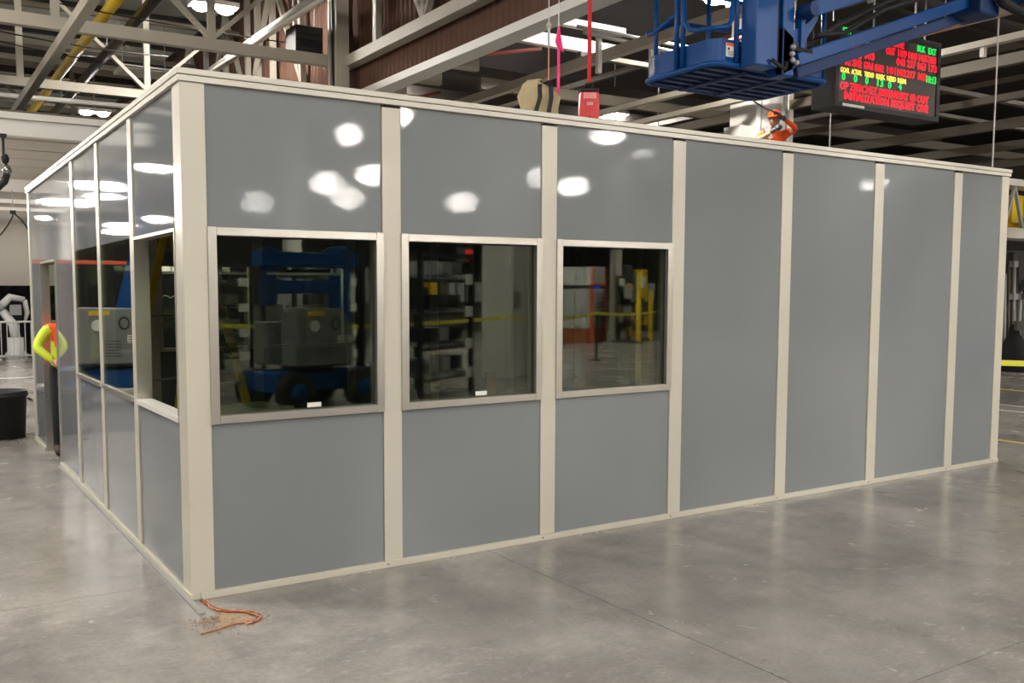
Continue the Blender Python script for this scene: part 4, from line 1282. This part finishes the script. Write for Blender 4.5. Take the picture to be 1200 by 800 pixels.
for sx in (-0.42, 0.42):
    for sy in (-0.55, 0.55):
        MB().cyl((sx - 0.05, sy, 0.16), (sx + 0.05, sy, 0.16), 0.16, n=14).build('wheel', 'black', t)
# life line from the platform down to the worker
tag(MB().tube([(10.28, 5.05, 4.72), (10.45, 4.95, 4.60), (10.62, 4.80, 4.52)], 0.012, 6).build('life_line', 'black', None), 'thin dark line running across the white column to the orange-clad worker', 'rope')

# ------------------------------------------------------------------ inside the room
t = thing('stepladder', 'yellow fibreglass stepladder standing open inside the grey room', 'ladder', (0.93, 3.45, 0), 0.5)
HT = 2.36
for s in (-1, 1):
    MB().bar((s * 0.36, -0.62, 0.0), (s * 0.17, -0.04, HT), 0.035, 0.085, (1, 0, 0)).build('front_rail', 'yellow', t)
    MB().bar((s * 0.36, 0.62, 0.0), (s * 0.17, 0.04, HT), 0.03, 0.06, (1, 0, 0)).build('rear_rail', 'yellow', t)
for k in range(7):
    u = (k + 1) * 0.305 / HT
    y = -0.62 + 0.58 * u
    wx = 0.36 - 0.19 * u
    MB().box(-wx + 0.02, wx - 0.02, y - 0.04, y + 0.04, u * HT - 0.012, u * HT + 0.012).build('tread', 'galv', t)
    if k % 2 == 0:
        MB().cyl((-wx, -y, u * HT), (wx, -y, u * HT), 0.012, n=6).build('rear_brace', 'galv', t)
MB().box(-0.2, 0.2, -0.1, 0.1, HT - 0.02, HT + 0.06).build('top_cap', 'black', t, bevel=0.01)
t = thing('carton_stack', 'low stack of pale flat cartons inside behind the first front window', 'box', (1.0, 2.2, 0), 0.2)
for k, (a, m) in enumerate(((0.0, 'cardboard'), (0.05, 'cardboard'), (-0.04, 'sticker'), (0.02, 'cardboard'))):
    MB().obox((a, 0, 0.16 + k * 0.19), (0.72, 0.5, 0.15), Matrix.Rotation(a * 2, 3, 'Z')).build('carton', m, t)
    for s in (-0.3, 0.3):
        MB().box(s - 0.04, s + 0.04, -0.22, 0.22, 0.045 + k * 0.19 + (0.0 if k else -0.045), 0.085 + k * 0.19).build('spacer', 'wood', t)
t = thing('timber_crate', 'rough timber frame and offcuts inside behind the third front window', 'timber', (4.4, 2.4, 0), -0.4)
for s in (-0.6, 0.6):
    MB().box(s - 0.05, s + 0.05, -0.4, 0.4, 0, 0.1).build('skid', 'wood', t)
for k in range(5):
    MB().box(-0.7, 0.7, -0.4 + k * 0.18, -0.3 + k * 0.18, 0.1, 0.13).build('board', 'wood', t)
MB().box(0.56, 0.66, -0.4, -0.3, 0.13, 1.62).build('upright', 'wood', t)
MB().box(-0.66, -0.56, 0.3, 0.4, 0.13, 0.9).build('upright', 'wood', t)
MB().bar((0.6, -0.36, 0.75), (-0.6, 0.34, 0.5), 0.04, 0.09).build('brace', 'wood', t)
MB().bar((0.1, -0.4, 0.9), (0.5, -0.36, 0.3), 0.03, 0.06).build('brace', 'wood', t)

# ------------------------------------------------------------------ twine and sawdust at the corner
def wob(i, k):
    return 0.006 * math.sin(i * 1.7 + k * 2.1) + 0.004 * math.sin(i * 3.9 + k)


t = thing('orange_twine', 'frayed orange twine lying on the floor at the front corner', 'twine', (0.12, -0.30, 0))
main = [(0.04, -0.035), (0.06, -0.07), (0.06, -0.16), (0.085, -0.25), (0.13, -0.295), (0.18, -0.335), (0.225, -0.39), (0.245, -0.44), (0.235, -0.485), (0.20, -0.515), (0.15, -0.52), (0.10, -0.515), (0.04, -0.525), (-0.03, -0.54), (-0.09, -0.555)]
for k in range(4):
    pts = []
    for i, (x, y) in enumerate(main):
        pts.append((x - 0.12 + wob(i, k) * 1.6, y + 0.30 + wob(i + 3, k + 1) * 1.6, 0.006 + 0.004 * abs(math.sin(i + k))))
    m = 'rope' if k < 3 else 'palerope'
    MB().tube(pts[:(11 if k else 15)], 0.0045, 5).build('strand', m, t, True)
dv = MB()
random.seed(3)
outl = [(0.07, -0.26), (0.13, -0.31), (0.19, -0.36), (0.222, -0.43), (0.21, -0.475), (0.16, -0.495), (0.09, -0.49), (0.02, -0.50), (-0.02, -0.51), (0.02, -0.44), (0.04, -0.37), (0.055, -0.30)]
for cx, cy, sc_ in [(0, 0, 1.0)]:
    ring = []
    for (x, y), (x2, y2) in zip(outl, outl[1:] + outl[:1]):
        for u in (0, 0.33, 0.66):
            ring.append((x + (x2 - x) * u + random.gauss(0, 0.005), y + (y2 - y) * u + random.gauss(0, 0.005), 0.0008))
    mx_ = sum(p[0] for p in ring) / len(ring)
    my_ = sum(p[1] for p in ring) / len(ring)
    r2 = [(mx_ + (p[0] - mx_) * 0.8, my_ + (p[1] - my_) * 0.8, 0.004 + 0.002 * random.random()) for p in ring]
    n_ = len(ring)
    dv.add(ring + r2, [(i, (i + 1) % n_, n_ + (i + 1) % n_, n_ + i) for i in range(n_)] + [tuple(range(n_, 2 * n_))])
for i in range(500):
    x = 0.06 + random.gauss(0, 0.09)
    y = -0.42 + random.gauss(0, 0.07) - 0.3 * (x - 0.06)
    if x < 0.03 and y > -0.29:
        continue
    q = 0.002 + 0.004 * random.random()
    an = random.random() * PI
    c, sn = math.cos(an) * q * 2, math.sin(an) * q * 2
    dv.add([(x - c, y - sn, 0.001), (x + sn * .4, y - c * .4, 0.001), (x + c, y + sn, 0.005), (x - sn * .4, y + c * .4, 0.006)], [(0, 1, 2, 3)])
sd = dv.build('sawdust', 'dust', t, loc=(-0.12, 0.30, 0), label='tan sawdust scattered inside the loop of twine')
sd['kind'] = 'stuff'

# ------------------------------------------------------------------ beyond the right end of the room
t = thing('mezzanine_line', 'pale overhead conveyor beam crossing beyond the right end of the room', 'conveyor', (19.5, 6.0, 0))
MB().box(-2.2, 3.2, -0.3, 0.3, 2.88, 3.10).build('beam', 'cap', t)
MB().box(-2.2, 3.2, -0.25, 0.25, 4.0, 4.14).build('upper_beam', 'white_steel', t)
for k in range(7):
    MB().bar((-2.0 + k * 0.72, -0.2, 3.1), (-1.64 + k * 0.72, -0.2, 4.0), 0.05, 0.06, (0, 1, 0)).build('truss_web', 'machine_w', t)
    MB().bar((-1.64 + k * 0.72, -0.2, 4.0), (-1.28 + k * 0.72, -0.2, 3.1), 0.05, 0.06, (0, 1, 0)).build('truss_web', 'machine_w', t)
MB().box(-2.2, 3.2, 0.32, 0.42, 3.1, 3.4).build('guard_strip', 'yellow', t)
for x in (0.35, 0.95):
    MB().box(x - 0.22, x + 0.22, 0.0, 0.28, 3.25, 3.85).build('yellow_guard', 'lemon', t, bevel=0.02)
for x in (-1.9, 2.9):
    MB().box(x - 0.1, x + 0.1, -0.1, 0.1, 0, 2.88).build('leg', 'steel_d', t)
t = thing('yellow_robot', 'yellow robot arm hanging behind the right end of the room', 'robot', (19.3, 7.2, 0))
MB().lathe([(0.001, 0), (0.35, 0), (0.35, 0.2), (0.25, 0.3), (0.22, 0.9), (0.001, 0.95)], (0, 0, 0), 16).build('base', 'yellow', t, True)
MB().tube([(0, 0, 0.9), (-0.1, 0, 1.5), (-0.05, 0, 2.15)], [0.2, 0.17, 0.14], 12).build('lower_arm', 'yellow', t, True)
MB().tube([(-0.05, 0, 2.15), (0.1, -0.1, 2.65), (-0.2, -0.3, 2.75)], [0.2, 0.17, 0.09], 12).build('upper_arm', 'yellow', t, True)
MB().tube([(-0.05, 0.2, 1.0), (0.1, 0.24, 1.8), (0.1, 0.2, 2.6)], 0.04, 8).build('hose', 'black', t, True)
t = thing('process_tower', 'tall dark machine with vertical pipes beyond the right end of the room', 'machine', (21.6, 7.4, 0))
MB().box(-1.6, 1.8, 0.0, 0.9, 0.0, 2.75).build('frame_body', 'grime', t)
random.seed(11)
for k in range(18):
    x = -1.55 + k * 0.185
    h = 1.6 + random.random() * 1.1
    MB().cyl((x, -0.08 - 0.1 * random.random(), 0.1), (x, -0.08, h), 0.03 + 0.03 * random.random(), n=8).build('riser_pipe', ('galv', 'pipe_d', 'machine_w', 'steel_d')[k % 4], t, True)
for k in range(10):
    x, zz = -1.5 + random.random() * 3.0, 1.4 + random.random() * 1.2
    MB().box(x, x + 0.12 + 0.2 * random.random(), -0.25, -0.12, zz, zz + 0.15).build('valve_box', ('chrome', 'machine_w', 'grime')[k % 3], t)
t = thing('control_cabinet', 'grey control cabinet with a blue stripe at the right edge', 'cabinet', (20.2, 5.55, 0))
MB().box(-0.35, 0.5, -0.25, 0.25, 0.0, 1.6).build('case', 'grey_cover', t, bevel=0.02)
MB().box(-0.33, 0.48, -0.262, -0.251, 0.1, 1.5).build('door', 'grey_cover', t)
MB().box(-0.28, 0.3, -0.27, -0.263, 0.80, 0.87).build('blue_stripe', 'blue', t)
t = thing('dust_cover', 'black sheeted equipment standing beside the grey control cabinet', 'cover', (19.45, 5.75, 0), -0.5)
MB().lathe([(0.001, 0.0), (0.26, 0.0), (0.25, 0.4), (0.22, 0.62), (0.12, 0.80), (0.10, 0.95), (0.05, 1.02), (0.001, 1.03)], (0, 0, 0), 14).build('sheet', 'blackcloth', t, True)
MB().box(-0.08, 0.08, -0.2, -0.1, 0.9, 1.1).build('top_knob', 'pipe_d', t)


def tape(name, label, pts, posts):
    t = thing(name, label, 'tape', (pts[0][0], pts[0][1], 0))
    ox, oy = pts[0][0], pts[0][1]
    b = MB()
    P = []
    for a, c in zip(pts[:-1], pts[1:]):
        for i in range(10):
            u = i / 10
            p = Vector(a).lerp(Vector(c), u)
            p.z -= 0.10 * 4 * u * (1 - u)
            P.append(p)
    P.append(Vector(pts[-1]))
    for a, c in zip(P[:-1], P[1:]):
        b.bar((a[0] - ox, a[1] - oy, a[2]), (c[0] - ox, c[1] - oy, c[2]), 0.004, 0.07)
    r = b.build('ribbon', 'tape', t)
    for i in range(2, len(P) - 2, 3):
        a, c = P[i], P[i + 1]
        d = (c - a)
        rz = math.atan2(d.y, d.x)
        text('tape_print', 'CAUTION', 0.06, 'ink', r, (a[0] - ox + 0.004 * math.sin(rz), a[1] - oy - 0.006 * math.cos(rz), a[2] - 0.022), (PI / 2, 0, rz))
    for p in posts:
        MB().cyl((p[0] - ox, p[1] - oy, 0.0), (p[0] - ox, p[1] - oy, 1.1), 0.03, n=8).build('stand_post', 'black', t, True)
        MB().cyl((p[0] - ox, p[1] - oy, 0.0), (p[0] - ox, p[1] - oy, 0.03), 0.17, n=16).build('stand_foot', 'black', t)
    return t


tape('caution_tape', 'yellow caution tape strung beyond the right end of the room', [(9.2, 1.9, 0.95), (12.6, -0.4, 0.95)], [(9.2, 1.9), (12.6, -0.4)])

# ------------------------------------------------------------------ behind the camera: what the windows mirror
def flow_rack(label, loc, rotz, seed):
    random.seed(seed)
    t = thing('flow_rack', label, 'rack', loc, rotz)
    for x in (-0.9, 0.9):
        for y in (-0.55, 0.55):
            MB().box(x - 0.04, x + 0.04, y - 0.04, y + 0.04, 0, 2.4).build('upright', 'black', t)
    MB().box(-0.94, 0.94, -0.59, -0.51, 2.3, 2.38).build('top_rail', 'black', t)
    for k, z in enumerate((0.35, 0.85, 1.4, 1.95)):
        sh = MB().box(-0.94, 0.94, -0.6, -0.55, z - 0.05, z).build('shelf', 'pipe_d', t)
        for i in range(7):
            MB().bar((-0.8 + i * 0.265, -0.56, z), (-0.8 + i * 0.265, 0.55, z + 0.18), 0.05, 0.03).build('roller_track', 'galv', sh)
        for i in range(3 if k % 2 else 4):
            x = -0.75 + i * 0.42 + random.random() * 0.1
            MB().box(x, x + 0.3, -0.45, 0.0, z + 0.08, z + 0.30).build('tote', ('black', 'grime', 'pipe_d', 'machine_w', 'grey_cover')[random.randrange(5)], sh)
        MB().box(-0.82, -0.55, -0.615, -0.601, z - 0.08, z + 0.1).build('shelf_tag', 'sticker', sh)
    return t


flow_rack('black flow rack with totes mirrored in the second front window', (6.2, -8.5, 0), PI - 0.55, 1)
flow_rack('dark flow rack behind the mirrored boom lift, nearest it', (4.3, -14.8, 0), PI - 0.3, 2)
flow_rack('dark flow rack further right of the mirrored boom lift', (6.6, -14.2, 0), PI - 0.3, 5)
flow_rack('dark flow rack farthest back in the first window reflection', (8.6, -18.0, 0), PI - 0.4, 8)
t = thing('clad_column', 'wide white column mirrored at the right of the second front window', 'column', (9.5, -10.7, 0), -0.55)
MB().prism([(-0.55, -0.3), (-0.4, 0.3), (0.1, 0.3), (0.16, 0.1), (0.24, 0.1), (0.28, 0.34), (0.6, 0.34), (0.6, -0.3)], 0, 8.58, 'z').build('cladding', 'white_steel', t)
MB().cyl((0.2, 0.14, 0), (0.2, 0.14, 6), 0.02, n=8).build('red_pipe', 'redstrap', t)
MB().box(-0.3, -0.05, 0.301, 0.34, 1.4, 1.75).build('notice_box', 'grey_cover', t)
t = thing('equipment_house', 'small grey machine house with orange edges mirrored in the third front window', 'machine', (19.2, -20.2, 0), PI - 0.55)
MB().box(-0.75, 0.75, -0.6, 0.6, 0.0, 0.5).build('skirt', 'amber', t)
MB().box(-0.75, 0.75, -0.6, 0.6, 0.5, 1.85).build('louvre_wall', 'machine_w', t)
MB().prism([(-0.75, 1.97), (0.75, 1.97), (0.55, 2.6), (-0.55, 2.6)], -0.6, 0.6, 'y').build('hood_roof', 'machine_w', t)
MB().box(-0.76, 0.76, -0.58, 0.58, 1.85, 1.97).build('slot_band', 'black', t)
for k in range(8):
    MB().box(-0.68, 0.68, -0.615, -0.601, 0.58 + k * 0.155, 0.60 + k * 0.155).build('louvre', 'grime', t)
for s in (-1, 1):
    MB().box(s * 0.75 - 0.05, s * 0.75 + 0.05, -0.65, -0.55, 0, 1.97).build('edge_post', 'orange', t)
    MB().bar((s * 0.75, -0.6, 1.97), (s * 0.55, -0.6, 2.6), 0.08, 0.08).build('edge_post', 'orange', t)
MB().box(-0.8, 0.8, -0.66, -0.6, 1.95, 2.02).build('eave', 'orange', t)
MB().box(0.2, 0.42, -0.66, -0.6, 1.86, 1.94).build('blue_light', 'led_b', t)
random.seed(5)
t = thing('assembly_station', 'cluttered assembly station with yellow posts mirrored in the third front window', 'machine', (21.0, -19.0, 0), PI - 0.6)
for x in (-0.9, 0.9):
    MB().box(x - 0.06, x + 0.06, -0.06, 0.06, 0, 1.8 if x < 0 else 2.4).build('post', 'lemon', t)
for k in range(46):
    x, y, zz = -0.8 + 1.6 * random.random(), 0.1 + 0.6 * random.random(), 0.1 + 2.0 * random.random()
    s = 0.05 + 0.13 * random.random()
    MB().box(x - s, x + s, y - s * 0.6, y + s * 0.6, zz - s, zz + s * 1.3).build('component', ('machine_w', 'grime', 'galv', 'yellow', 'chrome', 'black', 'orange', 'sticker')[k % 8], t)
MB().box(-1.0, 1.0, 0.0, 0.9, 0, 0.1).build('base_plate', 'grime', t)
MB().box(-1.0, 1.0, 0.75, 0.8, 0.1, 2.3).build('back_panel', 'grime', t)
tape('caution_tape', 'yellow caution tape mirrored across the second and third front windows', [(3.0, -10.2, 1.2), (9.0, -9.9, 1.25), (14.0, -13.2, 1.2), (20.0, -16.8, 1.2)], [(3.0, -10.2), (14.0, -13.2), (20.0, -16.8)])
t = thing('led_board', 'small red LED board mirrored high in the second front window', 'sign', (14.6, -20.4, 2.7), PI - 0.5)
MB().box(-0.42, 0.42, 0, 0.2, 0, 0.48).build('housing', 'signbox', t)
text('led_text', '1034', 0.24, 'led_r', t, (-0.36, -0.01, 0.25), FRONT, sx=1.1, thick=0.004)
text('led_text', 'READY', 0.2, 'led_r', t, (-0.38, -0.01, 0.05), FRONT, sx=1.0, thick=0.004)
for x in (-0.3, 0.3):
    MB().cyl((x, 0.1, 0.48), (x, 0.1, 5.88), 0.015, n=6).build('hanger_rod', 'galv', t)
t = h_column('steel_column', 'slim cream column mirrored in the third front window', 24.0, -24.0, 0.3, 0.4, 8.58, 'steel')
h_column('steel_column', 'cream column mirrored at the left of the first front window', 5.2, -20.5, 0.3, 0.4, 8.58, 'steel')
h_column('steel_column', 'cream column mirrored between the shelves of the first front window', 9.6, -23.0, 0.5, 0.4, 8.58, 'white_steel')
# background rows of grimy machinery far behind the camera
for k, (x, y, lab_) in enumerate(((12.5, -27, 'far dark machine line mirrored left of centre in the windows'), (20, -30, 'far dark machine line mirrored in the middle of the windows'), (29, -26, 'far dark machine line mirrored at the right of the windows'))):
    t = thing('machine_line', lab_, 'machine', (x, y, 0), PI)
    MB().box(-3.2, 3.2, 0.0, 1.2, 0, 1.3).build('base_body', 'grime', t)
    for i in range(14):
        xx = -3.1 + i * 0.46
        h = 1.4 + 1.3 * random.random()
        MB().box(xx, xx + 0.2 + 0.2 * random.random(), -0.1, 0.5, 1.3, h + 0.4).build('module', ('grime', 'machine_w', 'steel_d', 'yellow', 'black', 'grey_cover')[random.randrange(6)], t)

# black backdrop with white script seen through the room's rear windows
t = thing('script_banner', 'black banner with white script seen through the open left window', 'banner', (2.6, 9.1, 0), 0.0)
MB().box(-1.4, 2.6, 0.0, 0.03, 0.0, 2.02).build('cloth', 'blackcloth', t)
MB().box(-1.4, 2.6, -0.02, 0.05, 2.02, 2.06).build('top_bar', 'galv', t)
for x in (-1.38, 2.58):
    MB().box(x - 0.03, x + 0.03, -0.25, 0.25, 0.0, 0.02).build('foot', 'galv', t)
for k in range(2):
    pts = [(-0.70 + k * 0.07 + 0.05 * math.sin(u / 10 * PI), -0.012, 1.66 + 0.22 * u / 10) for u in range(11)]
    MB().tube(pts, 0.008, 6).build('script_stroke', 'sticker', t, True)
pts = [(-0.80 + 0.045 * u, -0.012, 1.68 + 0.022 * math.sin(u * 1.9)) for u in range(14)]
MB().tube(pts, 0.008, 6).build('script_stroke', 'sticker', t, True)
t = thing('wall_screen', 'bright lit strip window seen through the open left window', 'light', (2.5, 12.6, 2.05))
MB().box(-0.5, 0.9, 0, 0.06, 0.0, 0.34).build('frame', 'white_steel', t)
for k in range(6):
    MB().box(-0.46 + k * 0.22, -0.28 + k * 0.22, -0.01, 0.0, 0.04, 0.30).build('lit_pane', M.setdefault('strip', mat('lit_strip', (240, 236, 220), 0.5, emit=(240, 232, 210), estr=0.8)), t)
for x in (-0.45, 0.85):
    MB().cyl((x, 0.03, -2.05), (x, 0.03, 0.0), 0.03, n=8).build('stand_leg', 'galv', t)
